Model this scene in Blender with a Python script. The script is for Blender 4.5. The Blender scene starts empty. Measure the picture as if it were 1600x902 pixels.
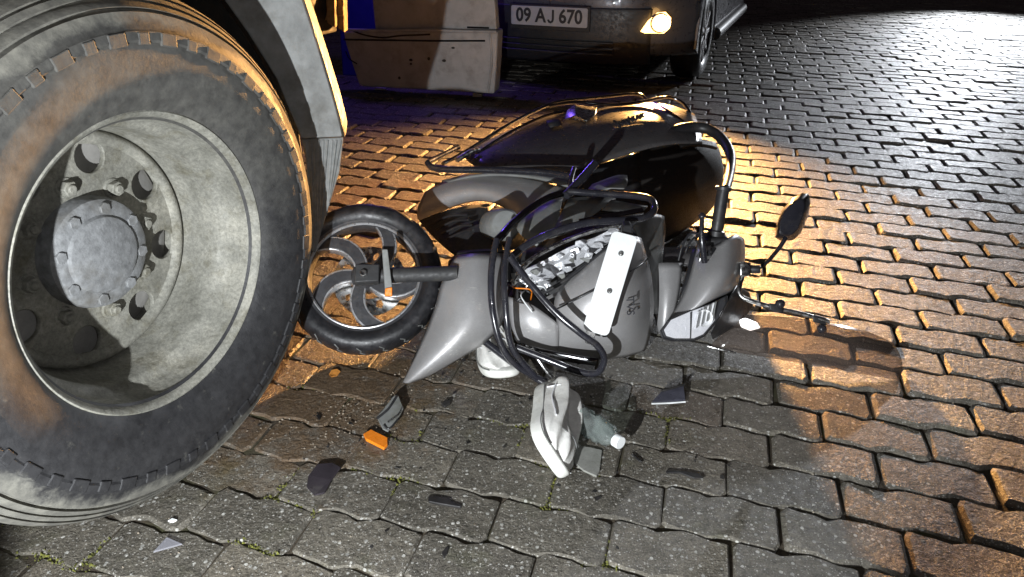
import bpy, bmesh, math, random
from mathutils import Vector, Matrix, noise as mnoise
R = math.radians
rnd = random.Random(7)
S = bpy.context.scene
COL = S.collection

# ---------------------------------------------------------------- camera
CAM_H, FPX = 1.06, 1142.0
PITCH = math.atan(586.0 / FPX)
CT, ST = math.cos(PITCH), math.sin(PITCH)
cd = bpy.data.cameras.new('camera'); cam = bpy.data.objects.new('camera', cd); COL.objects.link(cam)
cd.sensor_width = 36.0; cd.lens = 36.0 * FPX / 1600.0; cd.clip_start = 0.02; cd.clip_end = 400
cam.location = (0, 0, CAM_H); cam.rotation_euler = (math.pi / 2 - PITCH, 0, 0)
S.camera = cam

# ---------------------------------------------------------------- night sky
w = bpy.data.worlds.new('World'); S.world = w; w.use_nodes = True
wn = w.node_tree.nodes; wl = w.node_tree.links
bg = wn['Background']
bg.inputs['Color'].default_value = (0.55, 0.42, 0.50, 1)
bg.inputs['Strength'].default_value = 0.026

def lamp(name, kind, loc, energy, color, target=None, size=0.02, cone=None, blend=0.3):
    l = bpy.data.lights.new(name, kind); l.energy = energy; l.color = color
    l.shadow_soft_size = size
    if cone: l.spot_size = R(cone); l.spot_blend = blend
    o = bpy.data.objects.new(name, l); COL.objects.link(o); o.location = loc
    if target is not None:
        o.rotation_euler = (Vector(target) - Vector(loc)).to_track_quat('-Z', 'Y').to_euler()
    return o

# hand torch held low, left of the photographer
lamp('hand_torch_light', 'SPOT', (-0.44, -0.16, 0.55), 215, (0.93, 0.97, 1.0), (-0.10, 1.75, 0.30), 0.010, 74, 0.16)
# weak fill lamp added beside the lens to lift the far box and fender
lamp('lens_fill_light', 'SPOT', (0.03, 0.0, 1.07), 14, (0.97, 0.98, 1.0), (-0.1, 2.0, 0.2), 0.006, 120, 0.6)
# headlamp of a vehicle standing off to the right
lamp('far_headlamp_light', 'SPOT', (6.4, 10.6, 1.60), 1500, (0.90, 0.94, 1.0), (4.45, 7.2, 0.0), 0.08, 56, 0.95)
# blue emergency beacon above the parked car
lamp('blue_beacon_light', 'POINT', (-0.72, 5.15, 1.55), 20, (0.20, 0.10, 1.0), None, 0.08)

S.view_settings.view_transform = 'Standard'; S.view_settings.look = 'None'
S.view_settings.exposure = 0.0; S.view_settings.gamma = 1.0
S.render.engine = 'CYCLES'
S.cycles.use_denoising = True
S.cycles.max_bounces = 8; S.cycles.transparent_max_bounces = 12
S.cycles.caustics_reflective = False; S.cycles.caustics_refractive = False
S.cycles.sample_clamp_indirect = 4.0

# ---------------------------------------------------------------- helpers
def D(px, py, dep):
    """point seen at photo pixel (px,py), dep metres along the optical axis"""
    xr = (px - 800) / FPX * dep; up = (451 - py) / FPX * dep
    return Vector((xr, dep * CT + up * ST, CAM_H - dep * ST + up * CT))
def G(px, py, z=0.0):
    dep = FPX * (CAM_H - z) / CT / (py + 135.0)
    return D(px, py, dep)
def proj(p):
    d, z = p[1], p[2] - CAM_H
    dep = d * CT - z * ST; up = d * ST + z * CT
    if dep < 0.05: return (-9999, -9999, dep)
    return (800 + FPX * p[0] / dep, 451 - FPX * up / dep, dep)

def put(name, me, mat=None, parent=None, smooth=False):
    o = bpy.data.objects.new(name, me); COL.objects.link(o)
    if mat is not None:
        me.materials.clear(); me.materials.append(mat)
    if smooth:
        for p in me.polygons: p.use_smooth = True
    if parent is not None:
        o.parent = parent
        if parent.type == 'EMPTY':
            o.matrix_parent_inverse = Matrix.Translation(-parent.location)
    return o
def mesh(vs, fs, name='m'):
    me = bpy.data.meshes.new(name); me.from_pydata([tuple(v) for v in vs], [], fs); me.update(); return me
def frombm(bm, name='m'):
    bmesh.ops.recalc_face_normals(bm, faces=bm.faces[:])
    me = bpy.data.meshes.new(name); bm.to_mesh(me); bm.free(); return me
def bevel(o, wd, seg=2, ang=35):
    m = o.modifiers.new('bevel', 'BEVEL'); m.width = wd; m.segments = seg; m.limit_method = 'ANGLE'; m.angle_limit = R(ang)
    return o
def autosmooth(o, ang=40):
    me = o.data
    for p in me.polygons: p.use_smooth = True
    try: me.set_sharp_from_angle(angle=R(ang))
    except Exception: pass
    return o
def thing(name, loc, label, cat, group=None):
    o = bpy.data.objects.new(name, None); COL.objects.link(o); o.location = loc
    o.empty_display_size = 0.05
    return tag(o, label, cat, group)
def tag(o, label, cat, group=None):
    o['label'] = label; o['category'] = cat
    if group: o['group'] = group
    return o

def catmull(pts, n=6, closed=False):
    P = [Vector(p) for p in pts]; out = []; N = len(P)
    rng = range(N if closed else N - 1)
    for i in rng:
        if closed: a, b, c, d = P[(i - 1) % N], P[i], P[(i + 1) % N], P[(i + 2) % N]
        else: a, b, c, d = P[max(i - 1, 0)], P[i], P[i + 1], P[min(i + 2, N - 1)]
        for k in range(n):
            t = k / n
            out.append(0.5 * ((2 * b) + (c - a) * t + (2 * a - 5 * b + 4 * c - d) * t * t + (3 * b - a - 3 * c + d) * t ** 3))
    if not closed: out.append(P[-1].copy())
    return out
def tube_mesh(pts, r, seg=10, closed=False, n=6, smooth_path=True):
    P = catmull(pts, n, closed) if smooth_path else [Vector(p) for p in pts]
    N = len(P); rr = r if callable(r) else (lambda t: r)
    vs, fs = [], []
    prev = None
    for i, p in enumerate(P):
        t = (P[(i + 1) % N] - P[i - 1]) if closed else (P[min(i + 1, N - 1)] - P[max(i - 1, 0)])
        t.normalize()
        if prev is None:
            u = t.orthogonal().normalized()
        else:
            u = prev - t * prev.dot(t)
            u = u.normalized() if u.length > 1e-6 else t.orthogonal().normalized()
        prev = u; v = t.cross(u)
        rad = rr(i / max(N - 1, 1))
        for k in range(seg):
            a = 2 * math.pi * k / seg
            vs.append(p + (u * math.cos(a) + v * math.sin(a)) * rad)
    for i in range(N if closed else N - 1):
        j = (i + 1) % N
        for k in range(seg):
            k2 = (k + 1) % seg
            fs.append((i * seg + k, i * seg + k2, j * seg + k2, j * seg + k))
    if not closed:
        fs.append(tuple(range(seg - 1, -1, -1))); fs.append(tuple((N - 1) * seg + k for k in range(seg)))
    return mesh(vs, fs)
def tube(name, pts, r, mat, parent, seg=10, closed=False, n=6, smooth_path=True):
    return autosmooth(put(name, tube_mesh(pts, r, seg, closed, n, smooth_path), mat, parent), 60)
def dtube(name, pts, r, mat, parent, **k):
    return tube(name, [D(*p) for p in pts], r, mat, parent, **k)

def frame(c, n, up=(0, 0, 1)):
    """matrix: local z = n, local y near up"""
    n = Vector(n).normalized(); u = Vector(up); x = u.cross(n).normalized(); y = n.cross(x)
    return Matrix(((x.x, y.x, n.x, c[0]), (x.y, y.y, n.y, c[1]), (x.z, y.z, n.z, c[2]), (0, 0, 0, 1)))
def lathe_mesh(prof, M, seg=48, a0=0.0, a1=2 * math.pi, mod=None):
    """prof: (r, z) list, around local z"""
    full = abs(a1 - a0 - 2 * math.pi) < 1e-6
    n = seg if full else seg + 1
    vs, fs = [], []
    for i in range(n):
        a = a0 + (a1 - a0) * i / seg
        for j, (r, z) in enumerate(prof):
            if mod: r, z = mod(i, j, r, z)
            vs.append(M @ Vector((r * math.cos(a), r * math.sin(a), z)))
    m = len(prof)
    for i in range(seg):
        k = (i + 1) % n
        for j in range(m - 1):
            fs.append((i * m + j, k * m + j, k * m + j + 1, i * m + j + 1))
    bm = bmesh.new(); me = mesh(vs, fs); bm.from_mesh(me); bpy.data.meshes.remove(me)
    bmesh.ops.remove_doubles(bm, verts=bm.verts[:], dist=1e-5)
    return frombm(bm)
def lathe(name, prof, M, mat, parent, seg=48, sm=45, **k):
    return autosmooth(put(name, lathe_mesh(prof, M, seg, **k), mat, parent), sm)

def shell(name, grid, thick, mat, parent, sub=2, crease=False, off=-1):
    """grid of world points (rows of equal length) -> smooth thick panel"""
    nr, nc = len(grid), len(grid[0])
    vs = [p for row in grid for p in row]
    fs = [(r * nc + c, r * nc + c + 1, (r + 1) * nc + c + 1, (r + 1) * nc + c) for r in range(nr - 1) for c in range(nc - 1)]
    me = mesh(vs, fs)
    # face towards the camera
    s = sum((p.normal.dot(cam.location - p.center) for p in me.polygons))
    if s < 0: me.flip_normals()
    o = put(name, me, mat, parent, True)
    if sub:
        m = o.modifiers.new('sub', 'SUBSURF'); m.levels = sub; m.render_levels = sub; m.boundary_smooth = 'PRESERVE_CORNERS'
    m = o.modifiers.new('thick', 'SOLIDIFY'); m.thickness = thick; m.offset = off
    return o
def dshell(name, grid, thick, mat, parent, **k):
    return shell(name, [[D(*p) for p in row] for row in grid], thick, mat, parent, **k)
def hull(name, pts, mat, parent, bev=0.01, sub=0):
    bm = bmesh.new()
    for p in pts: bm.verts.new(p)
    r = bmesh.ops.convex_hull(bm, input=bm.verts[:])
    junk = [v for v in bm.verts if not v.link_faces]
    bmesh.ops.delete(bm, geom=junk, context='VERTS')
    bmesh.ops.dissolve_limit(bm, angle_limit=R(4), verts=bm.verts[:], edges=bm.edges[:])
    o = put(name, frombm(bm), mat, parent)
    if bev: bevel(o, bev, 3, 20)
    autosmooth(o, 50 if not bev else 180)
    if bev:
        for p in o.data.polygons: p.use_smooth = True
    return o
def prism(name, poly, vec, mat, parent, bev=0.0, seg=2):
    n = len(poly); vec = Vector(vec)
    vs = [Vector(p) for p in poly] + [Vector(p) + vec for p in poly]
    fs = [tuple(range(n)), tuple(range(2 * n - 1, n - 1, -1))] + [(i, n + i, n + (i + 1) % n, (i + 1) % n) for i in range(n)]
    bm = bmesh.new(); me = mesh(vs, fs); bm.from_mesh(me); bpy.data.meshes.remove(me)
    o = put(name, frombm(bm), mat, parent)
    if bev: bevel(o, bev, seg)
    return o
def box_mesh(M, sx, sy, sz):
    vs = [M @ Vector((x * sx / 2, y * sy / 2, z * sz / 2)) for x in (-1, 1) for y in (-1, 1) for z in (-1, 1)]
    fs = [(0, 1, 3, 2), (4, 6, 7, 5), (0, 4, 5, 1), (2, 3, 7, 6), (0, 2, 6, 4), (1, 5, 7, 3)]
    return mesh(vs, fs)
def box(name, M, s, mat, parent, bev=0.004, seg=2):
    o = put(name, box_mesh(M, *s), mat, parent)
    if bev: bevel(o, bev, seg)
    return o
def flat_mesh(loops, depth, M, bev=0.0):
    """2-D outline with holes, filled and given thickness (local z), placed by M"""
    cu = bpy.data.curves.new('c', 'CURVE'); cu.dimensions = '2D'; cu.fill_mode = 'BOTH'
    cu.extrude = depth / 2; cu.bevel_depth = bev; cu.bevel_resolution = 1
    for L in loops:
        sp = cu.splines.new('POLY'); sp.points.add(len(L) - 1); sp.use_cyclic_u = True
        for q, (x, y) in zip(sp.points, L): q.co = (x, y, 0, 1)
    ob = bpy.data.objects.new('c', cu); COL.objects.link(ob)
    bpy.context.view_layer.update()
    me = bpy.data.meshes.new_from_object(ob.evaluated_get(bpy.context.evaluated_depsgraph_get()))
    bpy.data.objects.remove(ob); bpy.data.curves.remove(cu)
    me.transform(M); me.update(); return me
def text_mesh(body, size, depth, M, bold=0.0, sx=1.0):
    cu = bpy.data.curves.new('t', 'FONT'); cu.body = body; cu.size = size; cu.extrude = depth; cu.offset = bold
    cu.align_x = 'CENTER'; cu.align_y = 'CENTER'; cu.resolution_u = 3
    ob = bpy.data.objects.new('t', cu); COL.objects.link(ob)
    bpy.context.view_layer.update()
    me = bpy.data.meshes.new_from_object(ob.evaluated_get(bpy.context.evaluated_depsgraph_get()))
    bpy.data.objects.remove(ob); bpy.data.curves.remove(cu)
    me.transform(M @ Matrix.Diagonal((sx, 1, 1, 1))); me.update(); return me
def circ(r, n=24, cx=0, cy=0, a0=0):
    return [(cx + r * math.cos(a0 + 2 * math.pi * i / n), cy + r * math.sin(a0 + 2 * math.pi * i / n)) for i in range(n)]

# ---------------------------------------------------------------- materials
class NT:
    def __init__(s, name):
        s.m = bpy.data.materials.new(name); s.m.use_nodes = True
        s.n = s.m.node_tree.nodes; s.l = s.m.node_tree.links
        s.b = s.n['Principled BSDF']
    def new(s, t, **k):
        n = s.n.new(t)
        for a, v in k.items():
            if a in n.inputs.keys(): n.inputs[a].default_value = v
            else: setattr(n, a, v)
        return n
    def link(s, a, b): s.l.new(a, b)
    def pos(s):
        return s.new('ShaderNodeNewGeometry').outputs['Position']
    def noise(s, scale, detail=4, rough=0.55, vec=None):
        n = s.new('ShaderNodeTexNoise'); n.inputs['Scale'].default_value = scale; n.inputs['Detail'].default_value = detail
        n.inputs['Roughness'].default_value = rough
        s.link(vec if vec is not None else s.pos(), n.inputs['Vector']); return n.outputs['Fac']
    def ramp(s, fac, stops, interp='LINEAR'):
        r = s.new('ShaderNodeValToRGB'); r.color_ramp.interpolation = interp
        e = r.color_ramp.elements
        while len(e) < len(stops): e.new(0.5)
        for q, (p, c) in zip(e, stops):
            q.position = p; q.color = tuple(c) + (1,) if not isinstance(c, (int, float)) else (c, c, c, 1)
        s.link(fac, r.inputs['Fac']); return r.outputs['Color']
    def mix(s, fac, a, b, mode='MIX'):
        n = s.new('ShaderNodeMix', data_type='RGBA', blend_type=mode)
        for sock, v in ((n.inputs[0], fac), (n.inputs[6], a), (n.inputs[7], b)):
            if hasattr(v, 'node'): s.link(v, sock)
            else: sock.default_value = v if sock == n.inputs[0] else (tuple(v) + (1,) if len(v) == 3 else v)
        return n.outputs[2]
    def math(s, op, a, b=0.0):
        n = s.new('ShaderNodeMath', operation=op)
        for sock, v in ((n.inputs[0], a), (n.inputs[1], b)):
            if hasattr(v, 'node'): s.link(v, sock)
            else: sock.default_value = v
        return n.outputs[0]
    def bump(s, h, strength=0.3, dist=0.004, prev=None):
        n = s.new('ShaderNodeBump'); n.inputs['Strength'].default_value = strength; n.inputs['Distance'].default_value = dist
        s.link(h, n.inputs['Height'])
        if prev is not None: s.link(prev, n.inputs['Normal'])
        return n.outputs['Normal']
    def set(s, **k):
        mp = dict(color='Base Color', rough='Roughness', metal='Metallic', normal='Normal', spec='Specular IOR Level', coat='Coat Weight', trans='Transmission Weight', alpha='Alpha', ior='IOR')
        for a, v in k.items():
            sock = s.b.inputs[mp[a]]
            if hasattr(v, 'node'): s.link(v, sock)
            else: sock.default_value = tuple(v) + (1,) if isinstance(v, tuple) and len(v) == 3 else v
        return s.m

def simple(name, col, rough=0.5, metal=0.0, var=0.25, scale=30, dirt=None, dirtamt=0.5, bump=0.0, dscale=12, coat=0.0, rvar=0.15):
    t = NT(name)
    n1 = t.noise(scale, 5, 0.6)
    c = t.ramp(n1, [(0.25, [x * (1 - var) for x in col]), (0.75, [min(1, x * (1 + var)) for x in col])])
    if dirt is not None:
        n2 = t.ramp(t.noise(dscale, 7, 0.68), [(0.5, 0.0), (0.72, 1.0)])
        c = t.mix(t.math('MULTIPLY', n2, dirtamt), c, dirt)
    r = t.ramp(t.noise(scale * 1.7, 4), [(0.3, max(0.02, rough - rvar)), (0.7, min(1, rough + rvar))])
    t.set(color=c, rough=r, metal=metal, coat=coat)
    if bump: t.set(normal=t.bump(t.noise(scale * 3, 5, 0.65), bump, 0.003))
    return t.m

def emis(name, col, st):
    t = NT(name); t.b.inputs['Base Color'].default_value = (0.02, 0.02, 0.02, 1)
    t.b.inputs['Emission Color'].default_value = tuple(col) + (1,); t.b.inputs['Emission Strength'].default_value = st
    return t.m

def mk_paver():
    t = NT('paver_concrete')
    P = t.pos()
    oi = t.new('ShaderNodeObjectInfo').outputs['Random']
    at = t.new('ShaderNodeAttribute', attribute_name='tint').outputs['Fac']
    rn = t.math('FRACT', t.math('ADD', t.math('MULTIPLY', oi, 1.0), at))
    base = t.ramp(rn, [(0.0, (0.118, 0.106, 0.085)), (0.45, (0.158, 0.143, 0.116)), (0.8, (0.188, 0.166, 0.130)), (1.0, (0.138, 0.108, 0.083))])
    big = t.ramp(t.noise(3.1, 4), [(0.3, 0.65), (0.7, 1.15)])
    c = t.mix(1.0, base, big, 'MULTIPLY')
    c = t.mix(1.0, c, t.ramp(t.noise(38, 6, 0.75), [(0.3, 0.6), (0.7, 1.3)]), 'MULTIPLY')
    fine = t.ramp(t.noise(230, 5, 0.7), [(0.3, 0.45), (0.7, 1.4)])
    c = t.mix(1.0, c, fine, 'MULTIPLY')
    # exposed aggregate chips
    hs = []
    for sc, th0, th1, colr in ((105, 0.62, 0.70, (0.55, 0.54, 0.50)), (210, 0.60, 0.68, (0.50, 0.48, 0.44)), (330, 0, 0, (0.42, 0.40, 0.36))):
        v = t.new('ShaderNodeTexVoronoi'); v.inputs['Scale'].default_value = sc; v.inputs['Randomness'].default_value = 1.0
        t.link(P, v.inputs['Vector'])
        pick = t.ramp(t.new('ShaderNodeSeparateColor').outputs[0], [(0, 0), (1, 1)])
        sepn = t.n[-2] if False else None
        sep = t.new('ShaderNodeSeparateColor'); t.link(v.outputs['Color'], sep.inputs[0])
        sel = t.math('GREATER_THAN', sep.outputs[0], 0.87 if sc < 150 else 0.86)
        near = t.math('LESS_THAN', t.math('ADD', v.outputs['Distance'], t.math('MULTIPLY', t.noise(500, 3), 0.25)), 0.50)
        msk = t.math('MULTIPLY', sel, near)
        tone = t.mix(sep.outputs[1], [x * 0.55 for x in colr], colr)
        c = t.mix(t.math('MULTIPLY', msk, 0.9), c, tone); hs.append(msk)
    # brown soil tracked over the stones
    def blotch(cx, cy, rx, ry):
        sx = t.new('ShaderNodeSeparateXYZ'); t.link(P, sx.inputs[0])
        a = t.math('DIVIDE', t.math('SUBTRACT', sx.outputs[0], cx), rx); b = t.math('DIVIDE', t.math('SUBTRACT', sx.outputs[1], cy), ry)
        r2 = t.math('ADD', t.math('MULTIPLY', a, a), t.math('MULTIPLY', b, b))
        return t.math('SUBTRACT', 1.0, r2)
    m = t.math('MAXIMUM', blotch(-0.50, 1.60, 0.42, 0.48), blotch(-0.55, 2.7, 0.8, 0.55))
    m = t.math('ADD', m, t.math('MULTIPLY', t.math('SUBTRACT', t.noise(14, 6, 0.7), 0.5), 3.2))
    m = t.ramp(m, [(0.15, 0.0), (0.75, 0.85)])
    soil = t.ramp(t.noise(160, 5, 0.7), [(0.3, (0.07, 0.042, 0.022)), (0.7, (0.19, 0.125, 0.07))])
    c = t.mix(m, c, soil)
    # green film
    g = t.ramp(t.noise(7, 5, 0.65), [(0.56, 0.0), (0.74, 0.30)])
    c = t.mix(g, c, (0.085, 0.095, 0.035))
    rr = t.ramp(t.noise(60, 5, 0.7), [(0.3, 0.30), (0.75, 0.72)])
    h = t.math('ADD', t.math('MULTIPLY', t.noise(95, 6, 0.72), 1.0), t.math('MULTIPLY', hs[0], 0.12))
    nb = t.bump(t.noise(28, 5, 0.7), 0.6, 0.012)
    nb = t.bump(h, 0.85, 0.007, nb)
    nb = t.bump(t.noise(420, 3, 0.6), 0.35, 0.002, nb)
    t.set(color=c, rough=rr, normal=nb, spec=0.55)
    for n in [n for n in t.n if n.type == 'SEPARATE_COLOR' and not n.inputs[0].is_linked]: t.n.remove(n)
    return t.m
M_PAVER = mk_paver()

def mk_joint():
    t = NT('joint_soil')
    c = t.ramp(t.noise(90, 6, 0.7), [(0.3, (0.025, 0.02, 0.014)), (0.7, (0.085, 0.065, 0.042))])
    g = t.ramp(t.noise(9, 5), [(0.5, 0.0), (0.68, 0.55)])
    c = t.mix(g, c, (0.06, 0.07, 0.018))
    t.set(color=c, rough=0.95, normal=t.bump(t.noise(200, 5, 0.7), 0.8, 0.006))
    return t.m
M_JOINT = mk_joint()

# truck wheel frame, needed by its dust
TA = R(68.0)
TN = Vector((math.sin(TA), -math.cos(TA), 0)); TT = Vector((math.cos(TA), math.sin(TA), 0))
TC = Vector((-0.650, 1.216, 0.483))
TR = 0.485
def TP(s, n, z): return Vector((TC.x, TC.y, 0)) + TT * s + TN * n + Vector((0, 0, z))

def mk_tyre():
    t = NT('truck_tyre_rubber')
    sub = t.new('ShaderNodeVectorMath', operation='SUBTRACT'); t.link(t.pos(), sub.inputs[0]); sub.inputs[1].default_value = TC
    dt = t.new('ShaderNodeVectorMath', operation='DOT_PRODUCT'); t.link(sub.outputs[0], dt.inputs[0]); dt.inputs[1].default_value = TN
    ln = t.new('ShaderNodeVectorMath', operation='LENGTH'); t.link(sub.outputs[0], ln.inputs[0])
    r = t.math('SQRT', t.math('SUBTRACT', t.math('POWER', ln.outputs['Value'], 2.0), t.math('POWER', dt.outputs['Value'], 2.0)))
    sep = t.new('ShaderNodeSeparateXYZ'); t.link(t.pos(), sep.inputs[0])
    n1 = t.noise(11, 7, 0.7); n2 = t.noise(45, 5, 0.65)
    # ground-in dust: shoulder ring and the upper sidewall, scuffed edge
    edge = t.math('ADD', r, t.math('MULTIPLY', t.math('SUBTRACT', n1, 0.5), 0.10))
    d1 = t.ramp(edge, [(0.412, 0.0), (0.432, 0.95)])
    hi = t.math('ADD', sep.outputs[2], t.math('MULTIPLY', t.math('SUBTRACT', n1, 0.5), 0.55))
    d2 = t.ramp(hi, [(0.38, 0.03), (0.66, 0.36)])
    dust = t.math('MAXIMUM', d1, d2)
    dust = t.math('MULTIPLY', dust, t.ramp(n2, [(0.25, 0.45), (0.7, 1.0)]))
    scuff = t.ramp(t.noise(30, 8, 0.75), [(0.6, 0.0), (0.68, 0.5)])
    dust = t.math('MAXIMUM', dust, t.math('MULTIPLY', scuff, 0.6))
    rub = t.ramp(n2, [(0.3, (0.013, 0.013, 0.015)), (0.7, (0.032, 0.032, 0.035))])
    dc = t.ramp(t.noise(25, 6, 0.7), [(0.3, (0.12, 0.116, 0.10)), (0.7, (0.26, 0.25, 0.21))])
    t.set(color=t.mix(dust, rub, dc), rough=t.ramp(dust, [(0, 0.5), (0.6, 0.9)]), normal=t.bump(t.noise(120, 6, 0.7), 0.35, 0.003))
    return t.m
M_TTYRE = mk_tyre()
def mk_rim():
    t = NT('dusty_wheel_steel')
    c = t.ramp(t.noise(9, 7, 0.7), [(0.28, (0.13, 0.133, 0.127)), (0.5, (0.23, 0.235, 0.23)), (0.72, (0.36, 0.36, 0.345))])
    d = t.ramp(t.noise(17, 8, 0.75), [(0.50, 0.0), (0.66, 0.8)])
    c = t.mix(d, c, (0.125, 0.12, 0.095))
    st = t.ramp(t.noise(130, 4, 0.8), [(0.35, 0.7), (0.65, 1.2)])
    c = t.mix(1.0, c, st, 'MULTIPLY')
    c = t.mix(1.0, c, (1.0, 0.96, 0.85), 'MULTIPLY')
    ru = t.ramp(t.noise(40, 8, 0.8), [(0.64, 0.0), (0.72, 0.8)])
    c = t.mix(ru, c, (0.10, 0.06, 0.035))
    t.set(color=c, rough=t.ramp(t.noise(30, 5), [(0.3, 0.5), (0.7, 0.85)]), metal=0.08, normal=t.bump(t.noise(70, 7, 0.7), 0.45, 0.004))
    return t.m
M_RIM = mk_rim()
M_HUB = simple('hub_casting', (0.20, 0.205, 0.21), 0.65, 0.1, 0.4, 60, (0.10, 0.09, 0.07), 0.7, 0.4)
M_DRUM = simple('brake_drum', (0.30, 0.29, 0.27), 0.8, 0.1, 0.2, 40)
M_FENDER = simple('scuffed_fender_paint', (0.22, 0.225, 0.22), 0.6, 0.05, 0.3, 22, (0.085, 0.08, 0.065), 0.75, 0.25, 9)
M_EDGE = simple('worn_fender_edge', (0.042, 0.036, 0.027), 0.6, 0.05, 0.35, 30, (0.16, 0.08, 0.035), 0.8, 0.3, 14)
M_FLAP = simple('dusty_rubber_flap', (0.20, 0.205, 0.20), 0.8, 0, 0.3, 50, (0.20, 0.195, 0.17), 0.5, 0.3)
M_DARK = simple('grimy_chassis', (0.03, 0.027, 0.024), 0.8, 0, 0.4, 20, (0.07, 0.05, 0.03), 0.5, 0.3)
M_RUST = simple('rusty_bracket', (0.24, 0.16, 0.075), 0.8, 0.1, 0.4, 25, (0.07, 0.04, 0.02), 0.8, 0.4)

def mk_silver():
    t = NT('scooter_silver_paint')
    fl = t.noise(900, 2, 0.5)
    c = t.ramp(fl, [(0.3, (0.34, 0.335, 0.34)), (0.7, (0.45, 0.445, 0.45))])
    d = t.ramp(t.noise(20, 8, 0.75), [(0.62, 0.0), (0.75, 0.35)])
    c = t.mix(d, c, (0.13, 0.12, 0.105))
    for rot, sc_ in (((0.3, 0.5, 0.2), (9, 260, 260)), ((0.1, -0.4, 0.9), (12, 330, 330))):
        mp = t.new('ShaderNodeMapping'); mp.inputs['Rotation'].default_value = rot; mp.inputs['Scale'].default_value = sc_
        t.link(t.pos(), mp.inputs['Vector'])
        ln = t.ramp(t.noise(1.0, 3, 0.5, mp.outputs[0]), [(0.63, 0.0), (0.66, 1.0)])
        patch = t.ramp(t.noise(9, 4), [(0.5, 0.0), (0.6, 0.8)])
        c = t.mix(t.math('MULTIPLY', ln, patch), c, (0.62, 0.61, 0.58))
    c = t.mix(1.0, c, t.ramp(t.noise(6, 5, 0.65), [(0.3, (0.80, 0.79, 0.77)), (0.7, (1.0, 1.0, 1.0))]), 'MULTIPLY')
    t.set(color=c, rough=t.ramp(t.noise(35, 6, 0.7), [(0.3, 0.36), (0.7, 0.55)]), metal=0.35, coat=0.55)
    t.b.inputs['Coat Roughness'].default_value = 0.22
    t.set(normal=t.bump(t.noise(16, 3), 0.03, 0.01))
    return t.m
M_SILVER = mk_silver()
M_BLACKP = simple('black_plastic', (0.022, 0.022, 0.024), 0.42, 0, 0.3, 40, (0.07, 0.065, 0.055), 0.35, 0.12, 18)
M_MATTE = simple('matte_black_plastic', (0.03, 0.03, 0.031), 0.62, 0, 0.3, 60, (0.09, 0.08, 0.065), 0.4, 0.2, 20)
M_GLOSS = simple('glossy_dark_panel', (0.09, 0.085, 0.085), 0.30, 0, 0.2, 25, (0.06, 0.05, 0.04), 0.25, 0.0, 15, 0.5, 0.06)
M_SEAT = simple('seat_vinyl', (0.020, 0.017, 0.015), 0.5, 0, 0.3, 120, None, 0, 0.25)
M_CHROME = simple('dark_chrome_tube', (0.24, 0.24, 0.25), 0.15, 1.0, 0.2, 20, (0.10, 0.09, 0.08), 0.5, 0.0, 25, 0, 0.06)
M_BTUBE = simple('black_enamel_tube', (0.020, 0.020, 0.026), 0.22, 0, 0.2, 30, (0.06, 0.055, 0.05), 0.4, 0.0, 25, 0.7, 0.08)
M_LAMPCHROME = simple('lamp_chrome', (0.92, 0.93, 0.95), 0.3, 0.05, 0.12, 60)
M_STEEL = simple('bright_steel', (0.55, 0.55, 0.54), 0.28, 1.0, 0.15, 40)
M_GREYP = simple('grey_inner_panel', (0.20, 0.205, 0.20), 0.5, 0.1, 0.25, 22, (0.10, 0.10, 0.07), 0.6, 0.15, 14)
M_STYRE = simple('scooter_tyre_rubber', (0.016, 0.016, 0.018), 0.42, 0, 0.35, 40, (0.075, 0.07, 0.075), 0.55, 0.2, 16)
M_ALLOY = simple('dark_alloy', (0.055, 0.055, 0.06), 0.5, 0.3, 0.3, 60, (0.14, 0.13, 0.12), 0.5, 0.2, 20)
M_STRIPE = simple('machined_alloy', (0.55, 0.55, 0.56), 0.35, 0.7, 0.15, 60)
M_WPLATE = simple('white_plate', (0.78, 0.80, 0.80), 0.45, 0, 0.04, 30, (0.5, 0.5, 0.46), 0.3, 0.0, 20)
M_WHITE = simple('white_canvas', (0.82, 0.81, 0.77), 0.85, 0, 0.12, 60, (0.36, 0.35, 0.31), 0.55, 0.25, 26)
M_SOLE = simple('white_rubber_sole', (0.80, 0.80, 0.75), 0.6, 0, 0.1, 40, (0.40, 0.39, 0.32), 0.55, 0.12, 30)
M_LACE = simple('white_lace', (0.72, 0.72, 0.74), 0.9, 0, 0.1, 200)
M_BROKEN = simple('shattered_lamp_plastic', (0.70, 0.71, 0.74), 0.22, 0.35, 0.2, 60, (0.25, 0.25, 0.26), 0.6, 0.3, 40)
M_ORANGE = simple('orange_reflector', (0.80, 0.22, 0.015), 0.3, 0, 0.12, 80)
M_SHARD = simple('dark_shard', (0.03, 0.025, 0.03), 0.14, 0, 0.3, 20, None, 0, 0.0, 12, 0.6)
M_SHARD2 = simple('black_shard', (0.014, 0.013, 0.013), 0.5, 0, 0.3, 60, (0.06, 0.055, 0.05), 0.4, 0.2)
M_LEAF = simple('dry_leaf', (0.50, 0.20, 0.035), 0.7, 0, 0.3, 90)
M_MOSS = simple('moss', (0.105, 0.108, 0.018), 0.95, 0, 0.8, 60)
M_STONE = simple('grit_stone', (0.26, 0.22, 0.17), 0.8, 0, 0.6, 70)
M_MIRROR = NT('mirror_glass').set(color=(0.08, 0.08, 0.09), metal=1.0, rough=0.05)
def mk_glass(name, col, rough, tint=1.0):
    t = NT(name); t.set(color=col, rough=rough, trans=1.0, ior=1.45); return t.m
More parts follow.
